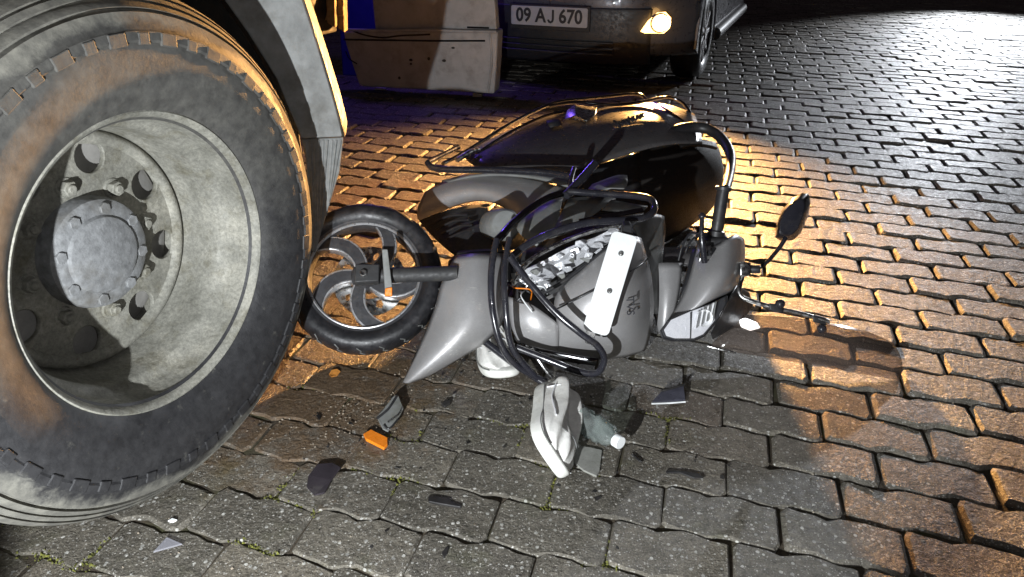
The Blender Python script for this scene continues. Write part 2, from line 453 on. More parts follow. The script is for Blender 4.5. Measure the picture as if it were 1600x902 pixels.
def mk_clear(name, tint, dcol, damt, rough, base=0.09):
    t = NT(name)
    tr = t.new('ShaderNodeBsdfTransparent'); tr.inputs[0].default_value = tuple(tint) + (1,)
    gl = t.new('ShaderNodeBsdfGlossy'); gl.inputs['Roughness'].default_value = rough
    df = t.new('ShaderNodeBsdfDiffuse'); df.inputs[0].default_value = tuple(dcol) + (1,)
    fr0 = t.new('ShaderNodeLayerWeight'); fr0.inputs['Blend'].default_value = 0.5
    fr = t.math('ADD', t.math('MULTIPLY', t.math('POWER', fr0.outputs['Facing'], 4.0), 0.6), base).node
    m2 = t.new('ShaderNodeMixShader'); m2.inputs[0].default_value = damt
    m1 = t.new('ShaderNodeMixShader')
    t.link(tr.outputs[0], m2.inputs[1]); t.link(df.outputs[0], m2.inputs[2])
    t.link(fr.outputs[0], m1.inputs[0]); t.link(m2.outputs[0], m1.inputs[1]); t.link(gl.outputs[0], m1.inputs[2])
    t.link(m1.outputs[0], t.n['Material Output'].inputs['Surface'])
    return t.m
M_LENS = mk_clear('clear_lens', (0.99, 0.99, 1.0), (0.7, 0.72, 0.75), 0.02, 0.08, 0.03)
M_PET = mk_clear('clear_pet', (0.90, 0.94, 0.93), (0.75, 0.80, 0.78), 0.08, 0.06)
def mk_sheet():
    t = NT('smoky_clear_sheet')
    mixs = t.new('ShaderNodeMixShader'); tr = t.new('ShaderNodeBsdfTransparent'); tr.inputs[0].default_value = (0.86, 0.81, 0.77, 1)
    gl = t.new('ShaderNodeBsdfGlossy'); gl.inputs['Roughness'].default_value = 0.12
    df = t.new('ShaderNodeBsdfDiffuse'); df.inputs[0].default_value = (0.13, 0.11, 0.10, 1)
    fr0 = t.new('ShaderNodeLayerWeight'); fr0.inputs['Blend'].default_value = 0.5
    fr = t.math('ADD', t.math('MULTIPLY', t.math('POWER', fr0.outputs['Facing'], 4.0), 0.45), 0.04).node
    m2 = t.new('ShaderNodeMixShader'); m2.inputs[0].default_value = 0.27
    t.link(tr.outputs[0], m2.inputs[1]); t.link(df.outputs[0], m2.inputs[2])
    t.link(fr.outputs[0], mixs.inputs[0]); t.link(m2.outputs[0], mixs.inputs[1]); t.link(gl.outputs[0], mixs.inputs[2])
    t.link(mixs.outputs[0], t.n['Material Output'].inputs['Surface'])
    return t.m
M_SHEET = mk_sheet()
M_CARPAINT = simple('car_silver_paint', (0.09, 0.09, 0.105), 0.35, 0.3, 0.08, 20, None, 0, 0, 12, 0.6)
M_CARBLACK = simple('car_black_plastic', (0.02, 0.02, 0.022), 0.5, 0, 0.2, 30)
M_CARGLASS = NT('car_glass').set(color=(0.01, 0.01, 0.012), rough=0.06)
M_BOX = simple('dented_grey_sheet', (0.42, 0.405, 0.40), 0.55, 0.05, 0.12, 14, (0.22, 0.20, 0.18), 0.7, 0.15, 10)
M_GAP = NT('dark_gap').set(color=(0.008, 0.008, 0.008), rough=0.9)
M_BLUE = simple('blue_lit_sheet', (0.03, 0.03, 0.45), 0.5, 0, 0.15, 12)  # blue lamp reflection put into the sheet's base colour
M_LIT = emis('lit_fog_lamp', (1.0, 0.62, 0.22), 26)
M_LIT2 = emis('fog_lamp_bowl', (1.0, 0.55, 0.17), 6.0)
M_TEXT = NT('black_ink').set(color=(0.02, 0.02, 0.022), rough=0.5)
M_EMB = NT('emblem_dark').set(color=(0.035, 0.035, 0.04), rough=0.35)

# ================================================================ pavement
def kind(o, k): o['kind'] = k; return o
gxs = [-60, -8] + [-4 + 0.25 * i for i in range(53)] + [14, 60]
gys = [-20, 0] + [0.25 * i for i in range(1, 61)] + [25, 100]
def fill_level(x, y):
    t = min(1, max(0, (x + 0.22 * y - 0.55) / 0.6)) ; t = max(t, min(1, max(0, (y - 2.2) / 0.8)))
    return -0.0045 - 0.0085 * t
ground = mesh([(x, y, fill_level(x, y)) for y in gys for x in gxs], [(r * len(gxs) + c, r * len(gxs) + c + 1, (r + 1) * len(gxs) + c + 1, (r + 1) * len(gxs) + c) for r in range(len(gys) - 1) for c in range(len(gxs) - 1)])
ground = kind(put('ground', ground, M_JOINT), 'structure')
PW, PH = 0.225, 0.121
PYAW = R(14.8)
PU = Vector((math.cos(PYAW), -math.sin(PYAW), 0)); PV = Vector((math.sin(PYAW), math.cos(PYAW), 0))
def wave(u):
    a = 2 * math.pi * u / (PW / 2)
    return 0.0062 * math.sin(a) + 0.0022 * math.sin(2 * a + 0.6)
def paver_loop(n, inset, rr, chip=None):
    """outline of one stone around its centre (local u,v)"""
    L = []
    hu, hv = PW / 2 - inset, PH / 2 - inset
    rc = rr
    for i in range(n + 1):
        u = -hu + rc * 0.8 + (2 * hu - 1.6 * rc) * i / n
        L.append((u, -hv + wave(u + PW / 2)))
    L.append((hu, -hv + rc + wave(PW))); L.append((hu, hv - rc + wave(PW)))
    for i in range(n + 1):
        u = hu - rc * 0.8 - (2 * hu - 1.6 * rc) * i / n
        L.append((u, hv + wave(u + PW / 2)))
    L.append((-hu, hv - rc + wave(0))); L.append((-hu, -hv + rc + wave(0)))
    return L
def paver_geo(n, seed, tight=False):
    rg = random.Random(seed)
    gap = 0.0008 if tight else 0.0026
    gap += rg.uniform(0, 0.0022)
    A = paver_loop(n, gap, 0.010); B = paver_loop(n, gap + (0.0035 if tight else 0.0075), 0.010)
    jig = [(rg.uniform(-1, 1) * 0.0018, rg.uniform(-1, 1) * 0.0026) for _ in A]
    N = len(A); vs = []
    for (x, y), (a, b) in zip(A, jig): vs.append((x + a, y + b, -0.03))
    for (x, y), (a, b) in zip(A, jig): vs.append((x + a, y + b, (-0.0035 if tight else -0.0065) + rg.uniform(-0.0012, 0.001)))
    for (x, y), (a, b) in zip(B, jig): vs.append((x + a, y + b, rg.uniform(-0.0008, 0.0008)))
    fs = []
    for k in range(2):
        for i in range(N):
            j = (i + 1) % N
            fs.append((k * N + i, k * N + j, (k + 1) * N + j, (k + 1) * N + i))
    # top as strips between the two long edges
    top = [2 * N + i for i in range(N)]
    lo = top[:n + 1]; hi = top[n + 3:2 * n + 4][::-1]
    rA, rB = top[n + 1], top[n + 2]; lA, lB = top[2 * n + 4], top[2 * n + 5]
    for i in range(n): fs.append((lo[i], lo[i + 1], hi[i + 1], hi[i]))
    fs.append((lo[n], rA, rB, hi[n])); fs.append((lo[0], hi[0], lA, lB))
    return vs, fs
SEEDS = 7
near_geo = [paver_geo(8, 100 + i) for i in range(SEEDS)]
far_geo = [paver_geo(4, 200 + i) for i in range(SEEDS)]
near_me = []; tight_me = []
for lst, geo in ((near_me, near_geo), (tight_me, [paver_geo(8, 300 + i, True) for i in range(SEEDS)])):
    for v, f in geo:
        me = mesh(v, f, 'paver'); me.materials.append(M_PAVER); lst.append(me)
cand = []
ORG = Vector((0.03, 0.05, 0))
for j in range(-10, 150):
    vv = j * PH
    for i in range(-60, 90):
        uu = i * PW + (j % 2) * PW / 2 + ((j * 37) % 11 - 5) * 0.003
        c = ORG + PU * uu + PV * vv
        if c.y < 0.35 or c.y > 15: continue
        x, y, dep = proj(c)
        if dep < 0.3 or x < -420 or x > 2050 or y > 1250 or y < -40: continue
        cand.append((c, x, y, dep, j))
def hidden(x, y):
    if ((x - 120) / 350) ** 2 + ((y - 420) / 400) ** 2 < 1: return True
    if 700 < x < 1010 and 400 < y < 540: return True
    if 760 < x < 1090 and 190 < y < 420: return True
    if x < 480 and y < 420: return True
    return False
vis = [c for c in cand if -60 < c[1] < 1660 and -10 < c[2] < 960 and not hidden(c[1], c[2])]
vis.sort(key=lambda c: c[3])
own = set(id(c) for c in vis[:300])
fv, ff, ft = [], [], []
for c in cand:
    p, x, y, dep, j = c
    rg = random.Random(int(p.x * 1000) * 7919 + int(p.y * 1000))
    rot = rg.gauss(0, 0.010)
    rough = 1.0 if dep > 2.2 or x > 1250 else 0.5
    tilt = (rg.gauss(0, 0.017) * rough, rg.gauss(0, 0.011) * rough); dz = rg.gauss(0, 0.0026) * rough
    dz += 0.006 * mnoise.noise(p * 1.3)
    Mx = Matrix.Translation(p + Vector((rg.gauss(0, 0.001), rg.gauss(0, 0.001), dz))) @ Matrix.Rotation(-PYAW + rot, 4, 'Z') @ Matrix.Rotation(tilt[0], 4, 'X') @ Matrix.Rotation(tilt[1], 4, 'Y')
    k = rg.randrange(SEEDS)
    if id(c) in own:
        o = bpy.data.objects.new('paver', (tight_me if p.x + 0.22 * p.y < 0.85 and p.y < 2.3 else near_me)[k]); COL.objects.link(o); o.parent = ground; o.matrix_basis = Mx
    else:
        v, f = (near_geo if dep < 3.2 else far_geo)[k]
        b = len(fv); fv += [Mx @ Vector(q) for q in v]; ff += [tuple(b + q for q in g) for g in f]
        ft += [rg.random()] * len(v)
me = mesh(fv, ff, 'paver_field')
at = me.attributes.new('tint', 'FLOAT', 'POINT'); at.data.foreach_set('value', ft)
kind(put('paver_field', me, M_PAVER, ground), 'stuff')

# moss in the joints and grit: nobody could count these
def joint_point(rg):
    while True:
        p = G(rg.uniform(60, 1120), rg.uniform(590, 900))
        d = p - ORG; u, v = d.dot(PU), d.dot(PV)
        j = round(v / PH - 0.5) + 0.5
        if rg.random() < 0.75:
            q = ORG + PU * u + PV * (j * PH + wave(u))
        else:
            jj = round(v / PH); uo = (jj % 2) * PW / 2 + ((jj * 37) % 11 - 5) * 0.003
            i = round((u - uo) / PW - 0.5) + 0.5
            q = ORG + PU * (i * PW + uo) + PV * v
        if mnoise.noise(q * 5.5 + Vector((3, 7, 0))) > 0.20 + 0.25 * max(0, q.x): return q
mv, mf = [], []
rg = random.Random(11)
for _ in range(1800):
    q = joint_point(rg) + Vector((rg.gauss(0, 0.0045), rg.gauss(0, 0.0045), rg.uniform(-0.006, 0.001)))
    s = rg.uniform(0.0012, 0.0042)
    b = len(mv)
    for k in range(3):
        a = rg.uniform(0, 6.28); mv.append(q + Vector((math.cos(a + k * 2.1) * s, math.sin(a + k * 2.1) * s, 0)))
    mv.append(q + Vector((rg.gauss(0, s * .4), rg.gauss(0, s * .4), s * rg.uniform(.8, 1.7))))
    mf += [(b, b + 1, b + 3), (b + 1, b + 2, b + 3), (b + 2, b, b + 3)]
moss = put('moss', mesh(mv, mf), M_MOSS)
moss['label'] = 'yellow green moss growing in the joints of the paving'; moss['category'] = 'moss'; kind(moss, 'stuff')
mv, mf = [], []
for _ in range(1700):
    if rg.random() < 0.62: p = G(rg.gauss(520, 70), rg.gauss(610, 45))
    elif rg.random() < 0.5: p = G(rg.gauss(590, 70), rg.gauss(280, 45))
    else: p = G(rg.uniform(150, 1500), rg.uniform(420, 890))
    if p.y > 6: continue
    s = 0.0008 + 0.0024 * rg.random() ** 2.2 * (1.0 if rg.random() < 0.06 else 1)
    b = len(mv)
    for k in range(4):
        a = k * 1.57 + rg.uniform(-.4, .4); mv.append(p + Vector((math.cos(a) * s, math.sin(a) * s, rg.uniform(0, .4) * s + .001)))
    mv.append(p + Vector((rg.gauss(0, s * .3), rg.gauss(0, s * .3), s * 1.1 + .001)))
    mf += [(b, b + 1, b + 4), (b + 1, b + 2, b + 4), (b + 2, b + 3, b + 4), (b + 3, b, b + 4)]
grit = put('grit', mesh(mv, mf), M_STONE)
grit['label'] = 'loose soil crumbs and grit strewn over the paving'; grit['category'] = 'grit'; kind(grit, 'stuff')

# ================================================================ truck
truck = thing('truck', TP(0, -0.3, 0), 'heavy truck with a big dusty wheel and scuffed grey fender at left', 'truck')
WM = frame(TC, TN)
# rim (part) with barrel; local z = outwards
rim_prof = [(0.262, -0.012), (0.270, -0.004), (0.278, 0.0), (0.284, -0.006), (0.286, -0.018), (0.280, -0.022), (0.272, -0.012), (0.264, -0.018), (0.261, -0.035),
            (0.257, -0.055), (0.246, -0.070), (0.240, -0.10), (0.236, -0.128), (0.231, -0.138), (0.231, -0.19), (0.239, -0.20)]
rim_prof = rim_prof[6:] if False else [(0.288, -0.030), (0.287, -0.014), (0.283, -0.003), (0.277, 0.0), (0.271, -0.004), (0.267, -0.014), (0.264, -0.030), (0.262, -0.066), (0.257, -0.076), (0.247, -0.083), (0.2425, -0.09), (0.240, -0.125), (0.236, -0.165), (0.231, -0.178), (0.231, -0.25)]
wheel = lathe('wheel', rim_prof, WM, M_RIM, truck, 96, 50)
# disc with hand holes
H0 = R(-18)
loops = [circ(0.221, 96)] + [circ(0.033, 24, 0.180 * math.cos(H0 + k * math.pi / 4), 0.180 * math.sin(H0 + k * math.pi / 4)) for k in range(8)] + [circ(0.05, 24)]
# local x of frame(): up x n ; angle measured so that 0 points along +TT
disc = put('wheel_disc', flat_mesh(loops, 0.008, WM @ Matrix.Translation((0, 0, -0.182)), 0.002), M_RIM, wheel)
lathe('disc_ring', [(0.203, -0.179), (0.208, -0.171), (0.216, -0.166), (0.223, -0.166), (0.229, -0.172), (0.2315, -0.182)], WM, M_RIM, wheel, 96, 80)
lathe('brake_drum', [(0.0, -0.208), (0.20, -0.208), (0.225, -0.22), (0.228, -0.30)], WM, M_DRUM, wheel, 64)
lathe('hub', [(0.108, -0.180), (0.107, -0.153), (0.104, -0.143), (0.096, -0.139), (0.076, -0.137), (0.072, -0.131), (0.064, -0.128), (0.0, -0.127)], WM, M_HUB, wheel, 64, 35)
nut = None
for k in range(8):
    a = H0 + R(22.5) + k * math.pi / 4
    bm = bmesh.new()
    T = WM @ Matrix.Translation((0.131 * math.cos(a), 0.131 * math.sin(a), -0.178)) @ Matrix.Rotation(k * 0.7, 4, 'Z')
    bmesh.ops.create_cone(bm, segments=24, radius1=0.021, radius2=0.019, depth=0.005, cap_ends=True, matrix=T @ Matrix.Translation((0, 0, 0.003)))
    bmesh.ops.create_cone(bm, segments=6, radius1=0.016, radius2=0.015, depth=0.014, cap_ends=True, matrix=T @ Matrix.Translation((0, 0, 0.012)))
    bmesh.ops.create_cone(bm, segments=14, radius1=0.009, radius2=0.008, depth=0.006, cap_ends=True, matrix=T @ Matrix.Translation((0, 0, 0.021)))
    autosmooth(bevel(put('lug_nut', frombm(bm), M_RIM, wheel), 0.0015, 2), 40)
for k in range(8):
    a = H0 + k * math.pi / 4
    bm = bmesh.new()
    bmesh.ops.create_cone(bm, segments=6, radius1=0.012, radius2=0.012, depth=0.008, cap_ends=True, matrix=WM @ Matrix.Translation((0.088 * math.cos(a), 0.088 * math.sin(a), -0.137)))
    bevel(put('hub_bolt', frombm(bm), M_HUB, wheel), 0.001, 1)
# tyre
SEG = 360
tp = [(0.262, -0.02), (0.285, 0.004), (0.300, 0.012), (0.330, 0.024), (0.365, 0.030), (0.392, 0.027), (0.396, 0.030), (0.408, 0.028), (0.411, 0.024), (0.424, 0.019), (0.433, 0.0145), (0.4345, 0.004), (0.4375, 0.003),
      (0.4390, 0.010), (0.4470, 0.001), (0.4485, -0.010), (0.4515, -0.012), (0.4525, -0.005), (0.4600, -0.015), (0.4612, -0.026), (0.4640, -0.028), (0.4650, -0.021), (0.4715, -0.036), (0.4765, -0.054), (0.478, -0.068), (0.478, -0.092), (0.466, -0.095), (0.466, -0.103), (0.478, -0.106), (0.478, -0.135), (0.466, -0.138), (0.466, -0.146), (0.478, -0.149),
      (0.478, -0.185), (0.466, -0.188), (0.466, -0.196), (0.478, -0.199), (0.478, -0.225), (0.466, -0.250), (0.42, -0.272), (0.33, -0.275), (0.27, -0.24)]
tp = [((r + 0.007 * min(1, max(0, (r - 0.40) / 0.04))), (z * 0.72 if -0.07 < z < 0 and r > 0.42 else z)) for r, z in tp]
def tmod(i, j, r, z):
    if 24 <= j <= 25 and i % 3 == 0: return r - 0.006, z
    return r, z
lathe('tyre', tp, WM, M_TTYRE, wheel, SEG, 34, mod=tmod)
# moulded blocks on the sidewall
sbm = [mesh_ for mesh_ in (box_mesh(Matrix(), 0.022, 0.034, 0.006), box_mesh(Matrix(), 0.020, 0.022, 0.006))]
for k in range(48):
    a = k * 2 * math.pi / 48
    o = put('sidewall_block', sbm[k % 2], M_TTYRE, wheel)
    o.matrix_basis = WM @ Matrix.Rotation(a, 4, 'Z') @ Matrix.Translation((0.398, 0, 0.0282)) @ Matrix.Rotation(R(2), 4, 'Y')
    bevel(o, 0.002, 2)
# fender: flat face to the camera, folded side, ribbed flap below
FN = Vector((0.45, -0.893, 0)).normalized(); FP = Vector((-0.40, 1.80, 0.5))
def FPix(px, py, off=0.0):
    o = cam.location; d = D(px, py, 1.0) - o
    t = (FP + FN * off - o).dot(FN) / d.dot(FN)
    return o + d * t
face = [(335, -40), (352, 2), (388, 52), (432, 122), (462, 195), (472, 217), (537, 214), (529, 176), (502, 84), (474, -2), (462, -40)]
BACK = Vector((-0.12, 0.24, 0))
fen = prism('fender', [FPix(*p) for p in face], BACK, M_FENDER, truck, 0.004, 2)
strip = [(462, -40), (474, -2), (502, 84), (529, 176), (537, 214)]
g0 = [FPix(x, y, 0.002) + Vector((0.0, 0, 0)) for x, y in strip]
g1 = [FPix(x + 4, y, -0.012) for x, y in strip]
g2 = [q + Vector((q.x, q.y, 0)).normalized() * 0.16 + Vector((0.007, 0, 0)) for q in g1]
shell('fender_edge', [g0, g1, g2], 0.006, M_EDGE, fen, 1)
flap = [(472, 218), (537, 215), (531, 268), (506, 350), (493, 396), (487, 392), (487, 300), (480, 250)]
fl = prism('mud_flap', [FPix(x, y, -0.012) for x, y in flap], BACK * 0.06, M_FLAP, truck, 0.002, 1)
for k in range(9):
    f = (k + 0.5) / 9
    a = FPix(474 + 62 * f, 219, -0.011); b = FPix(488 + 17 * f ** 0.8 , 392 - 40 * f, -0.011)
    if k > 5: b = FPix(488 + 30 * f, 380 - 95 * (f - 0.4) * 1.4, -0.011)
    tube('flap_rib', [a, b], 0.0028, M_FLAP, fl, 6, smooth_path=False)
# chassis and inner arch
def tbox(name, s0, s1, n0, n1, z0, z1, mat, bev=0.01):
    c = [TP(s0, n0, z0), TP(s1, n0, z0), TP(s1, n1, z0), TP(s0, n1, z0)]
    return prism(name, c, (0, 0, z1 - z0), mat, truck, bev)
tbox('chassis', -2.2, 0.52, -1.7, -0.33, 0.42, 1.5, M_DARK)
tbox('chassis_rail', 0.525, 2.25, -1.30, -1.12, 0.55, 0.80, M_DARK)
ar = []
for k in range(13):
    a = R(75 + k * 8.5); ar.append((0.585 * math.cos(a), 0.478 + 0.585 * math.sin(a)))
shell('wheel_arch', [[TP(s, n, z) for s, z in ar] for n in (0.02, -0.15, -0.33)], 0.01, M_DARK, truck, 1)
tbox('side_panel', -2.2, 0.30, -0.04, 0.0, 1.10, 1.6, M_FENDER, 0.006)
tbox('fog_block_panel', 0.60, 0.62, -1.1, -0.13, 0.22, 1.3, M_DARK)  # added dark panel that keeps fog lamp light out of the fender gap
tbox('axle', -0.07, 0.07, -1.7, -0.30, 0.40, 0.54, M_DARK)
for (x0, x1, y0, y1, dep) in ((508, 522, -30, 44, 3.4), (524, 536, -30, 52, 3.45)):
    poly = [D(x0, y0, dep), D(x1, y0, dep), D(x1 + 2, y1, dep), D(x0 + 3, y1 - 8, dep)]
    prism('bracket', poly, (0.0, 0.09, 0), M_RUST, truck, 0.006)
prism('bracket', [D(500, 18, 3.44), D(536, 10, 3.44), D(537, 24, 3.44), D(502, 34, 3.44)], (0, 0.05, 0), M_RUST, truck, 0.006)

# ================================================================ scooter
SC = G(860, 430, 0.0)
sc = thing('scooter', SC, 'crashed grey motor scooter lying on its side beside the truck wheel', 'scooter')
# ---- front wheel
el, az = R(44), R(9)
wn_ = Vector((math.sin(az) * math.cos(el), -math.cos(az) * math.cos(el), math.sin(el)))
SR = 0.210
wup = (Vector((0, 0, 1)) - wn_ * wn_.z).normalized()
wc = G(578, 566, 0.0) + wup * SR + Vector((0, 0, 0.026))
SM = frame(wc, wn_)
rr_ = lathe('front_wheel', [(0.150, -0.034), (0.158, -0.036), (0.160, -0.030), (0.153, -0.022), (0.150, 0.0), (0.153, 0.022), (0.160, 0.030), (0.158, 0.036), (0.150, 0.034), (0.144, 0.024), (0.143, 0.0), (0.144, -0.024), (0.150, -0.034)], SM, M_ALLOY, sc, 72, 40)
lathe('rim_stripe', [(0.1445, 0.0305), (0.1500, 0.0352), (0.1475, 0.0362), (0.1435, 0.0310), (0.1445, 0.0305)], SM, M_STRIPE, rr_, 72)
def stread(i, j, r, z):
    if 5 <= j <= 9:
        ph = (i + abs(j - 7) * 3) % 12
        if ph in (0, 1) and j != 7: return r - 0.0045, z
    return r, z
lathe('tyre', [(0.153, -0.030), (0.160, -0.040), (0.176, -0.047), (0.190, -0.046), (0.200, -0.040), (0.2065, -0.030), (0.2095, -0.016), (0.2105, 0.0), (0.2095, 0.016), (0.2065, 0.030), (0.200, 0.040), (0.190, 0.046), (0.176, 0.047), (0.160, 0.040), (0.153, 0.030)], SM, M_STYRE, rr_, 144, 50, mod=stread)
for k in range(22):
    a = k * 2 * math.pi / 22
    tube('tread_groove', [SM @ Vector((r_ * math.cos(a + d_), r_ * math.sin(a + d_), z_)) for r_, d_, z_ in ((0.2035, 0.0, 0.036), (0.2082, 0.055, 0.024), (0.2100, 0.035, 0.012), (0.2106, 0.095, 0.0))], 0.0016, M_GREYP, rr_, 5, n=2)
# swirl spokes: dark web with machined edges
def spoke(a0, w0, w1, sweep):
    c = []
    for k in range(9):
        t = k / 8; r = 0.032 + t * 0.114; a = a0 + sweep * (t ** 1.6)
        c.append((r, a, w0 + (w1 - w0) * t))
    L = [((r * math.cos(a) - w * math.sin(a)), (r * math.sin(a) + w * math.cos(a))) for r, a, w in c]
    L += [((r * math.cos(a) + w * math.sin(a)), (r * math.sin(a) - w * math.cos(a))) for r, a, w in reversed(c)]
    return L
for k in range(5):
    a0 = R(30) + k * 2 * math.pi / 5
    so = put('spoke', flat_mesh([spoke(a0, 0.016, 0.026, 0.62)], 0.030, SM @ Matrix.Translation((0, 0, 0.004)), 0.002), M_STRIPE, rr_)
    put('spoke_web', flat_mesh([spoke(a0, 0.012, 0.021, 0.62)], 0.034, SM @ Matrix.Translation((0, 0, 0.0046)), 0.001), M_ALLOY, rr_)
lathe('hub', [(0.0, 0.040), (0.020, 0.040), (0.030, 0.034), (0.036, 0.022), (0.036, -0.03), (0.0, -0.03)], SM, M_ALLOY, rr_, 32)
bd = [circ(0.100, 60)] + [circ(0.052, 30)]
for k in range(10):
    a = k * 2 * math.pi / 10
    bd.append([(0.072 * math.cos(a) + 0.013 * (math.cos(a) * x - math.sin(a) * y), 0.072 * math.sin(a) + 0.013 * (math.sin(a) * x + math.cos(a) * y)) for x, y in ((1, 0.15), (0.2, 0.75), (-0.9, 0.55), (-0.9, -0.4), (0.3, -0.8))])
put('brake_disc', flat_mesh(bd, 0.004, SM @ Matrix.Translation((0.012, 0.0, -0.028))), M_STEEL, rr_)
# ---- fork leg in front of the wheel
axle = SM @ Vector((0, 0, 0.058)); fe = D(712, 428, 1.86)
def fk(px, py, up=0.0): return axle + (fe - axle) * ((px - 575) / 137.0) + Vector((0, 0, up))
fo = tube('fork_leg', [D(562, 432, 1.865), D(600, 431, 1.865), D(650, 429, 1.86), D(715, 427, 1.86)], lambda t: 0.0195 if t > 0.22 else 0.021, M_MATTE, sc, 20)
fr_ = frame(D(571, 430, 1.84), wn_)
bevel(put('axle_clamp', flat_mesh([[(-0.024, -0.02), (0.03, -0.02), (0.034, 0.018), (-0.02, 0.022)]], 0.030, fr_, 0.003), M_MATTE, fo), 0.002)
bm = bmesh.new(); bmesh.ops.create_cone(bm, segments=6, radius1=0.009, radius2=0.009, depth=0.02, cap_ends=True, matrix=frame(D(568, 428, 1.82), wn_))
bevel(put('axle_bolt', frombm(bm), M_STEEL, fo), 0.001)
prism('reflector_bracket', [D(597, 392, 1.84), D(606, 392, 1.84), D(614, 458, 1.83), D(602, 462, 1.83)], wn_ * 0.012, M_GREYP, fo, 0.002)
prism('side_reflector', [D(602, 452, 1.822), D(613, 450, 1.822), D(613, 464, 1.822), D(601, 464, 1.822)], wn_ * 0.008, M_ORANGE, fo, 0.002)
# ---- front mudguard
mg = dshell('front_mudguard', [
    [(712, 399, 1.90), (735, 396, 1.87), (758, 395, 1.88), (788, 396, 1.93)],
    [(688, 440, 1.865), (718, 442, 1.825), (752, 444, 1.82), (790, 440, 1.87)],
    [(684, 470, 1.86), (706, 490, 1.805), (745, 490, 1.79), (790, 486, 1.84)],
    [(664, 520, 1.855), (686, 535, 1.79), (726, 532, 1.775), (782, 520, 1.84)],
    [(643, 566, 1.845), (656, 574, 1.795), (684, 572, 1.79), (735, 553, 1.85)],
    [(629, 597, 1.838), (633, 599, 1.818), (643, 599, 1.818), (664, 592, 1.85)]], 0.004, M_SILVER, sc)
mg2 = dshell('mudguard_flank', [
    [(714, 397, 1.902), (760, 392, 1.90), (790, 393, 1.95)],
    [(716, 392, 2.02), (762, 388, 2.02), (792, 389, 2.02)]], 0.004, M_MATTE, mg, sub=1)
# ---- dark structure behind the wheel and the apron
hull('inner_body', [D(*p) for p in ((795, 400, 2.02), (1000, 372, 2.0), (1010, 520, 1.99), (830, 535, 1.93), (800, 470, 1.95),
     (840, 330, 2.3), (1000, 330, 2.3), (1030, 480, 2.05), (820, 500, 2.1))], M_MATTE, sc, 0.02)
hull('steering_column', [D(*p) for p in ((700, 405, 1.97), (800, 395, 1.95), (800, 440, 1.95), (700, 440, 1.95), (700, 405, 2.04), (830, 390, 2.1), (830, 440, 2.06), (700, 445, 2.02))], M_BLACKP, sc, 0.01)
hull('underbody', [D(*p) for p in ((690, 345, 2.32), (800, 322, 2.24), (830, 390, 2.12), (705, 396, 2.10), (700, 345, 2.42), (880, 300, 2.5), (880, 370, 2.4), (720, 392, 2.2))], M_BLACKP, sc, 0.01)
dshell('inner_fender', [
    [(655, 345, 2.36), (700, 325, 2.28), (765, 318, 2.24)],
    [(668, 362, 2.26), (715, 345, 2.17), (770, 345, 2.14)],
    [(690, 384, 2.16), (730, 375, 2.10), (780, 380, 2.05)],
    [(712, 400, 2.09), (745, 398, 2.05), (795, 396, 2.02)]], 0.006, M_MATTE, sc)
for k in range(4):
    dtube('inner_rib', [(672 + k * 9, 352 + k * 7, 2.24 - k * .03), (700 + k * 8, 338 + k * 8, 2.19 - k * .03), (730 + k * 3, 336 + k * 8, 2.15 - k * .03)], 0.004, M_BLACKP, sc, seg=8)
lathe('air_duct', [(0.0, 0.06), (0.038, 0.058), (0.045, 0.05), (0.047, -0.06), (0.0, -0.06)], frame(D(782, 352, 2.06), (0.25, -0.8, 0.35)) , M_GREYP, sc, 32)
# ---- belly / floor side panel
dshell('floor_side_panel', [
    [(664, 300, 2.36), (690, 284, 2.34), (735, 271, 2.31), (800, 270, 2.29), (870, 284, 2.24), (905, 300, 2.19)],
    [(652, 322, 2.35), (690, 302, 2.28), (740, 286, 2.24), (800, 292, 2.21), (850, 304, 2.17), (880, 312, 2.13)],
    [(651, 338, 2.37), (690, 322, 2.30), (745, 304, 2.24), (790, 312, 2.19), (828, 332, 2.12), (850, 338, 2.10)],
    [(655, 346, 2.40), (695, 328, 2.34), (745, 310, 2.28), (785, 320, 2.22), (815, 345, 2.14), (832, 352, 2.11)]], 0.005, M_SILVER, sc)
dshell('floor_edge_trim', [
    [(690, 282, 2.36), (740, 266, 2.34), (820, 262, 2.30), (890, 268, 2.24), (905, 276, 2.22)],
    [(700, 284, 2.32), (745, 270, 2.28), (820, 272, 2.24), (880, 286, 2.19), (903, 298, 2.16)]], 0.008, M_GREYP, sc)
# ---- rear side cover, facing up, with worn lettering
cover = dshell('rear_side_cover', [
    [(722, 240, 2.52), (790, 205, 2.66), (850, 180, 2.80), (905, 168, 2.88), (975, 160, 2.94), (1045, 160, 2.92), (1085, 178, 2.86)],
    [(728, 248, 2.36), (800, 222, 2.46), (862, 204, 2.55), (915, 190, 2.60), (980, 178, 2.64), (1045, 176, 2.66), (1092, 196, 2.70)],
    [(742, 258, 2.30), (820, 248, 2.34), (880, 236, 2.36), (935, 218, 2.42), (995, 206, 2.46), (1050, 202, 2.50), (1096, 212, 2.58)],
    [(756, 266, 2.30), (830, 272, 2.30), (895, 268, 2.29), (950, 250, 2.34), (1005, 232, 2.40), (1055, 222, 2.46), (1098, 224, 2.55)]], 0.006, M_GLOSS, sc)
LM = Matrix.Translation(D(985, 186, 2.555))
lx = (D(1020, 172, 2.60) - D(950, 196, 2.52)).normalized(); ln_ = (cam.location - D(985, 180, 2.58)).normalized() * 0.3 + Vector((0, -0.1, 0.9)); ln_ = (ln_ - lx * ln_.dot(lx)).normalized(); ly = ln_.cross(lx)
LM = Matrix(((lx.x, ly.x, ln_.x, LM.translation.x), (lx.y, ly.y, ln_.y, LM.translation.y), (lx.z, ly.z, ln_.z, LM.translation.z), (0, 0, 0, 1)))
put('worn_lettering', text_mesh('Jupiter', 0.046, 0.003, LM, 0.0008, 1.05), M_EMB, cover)
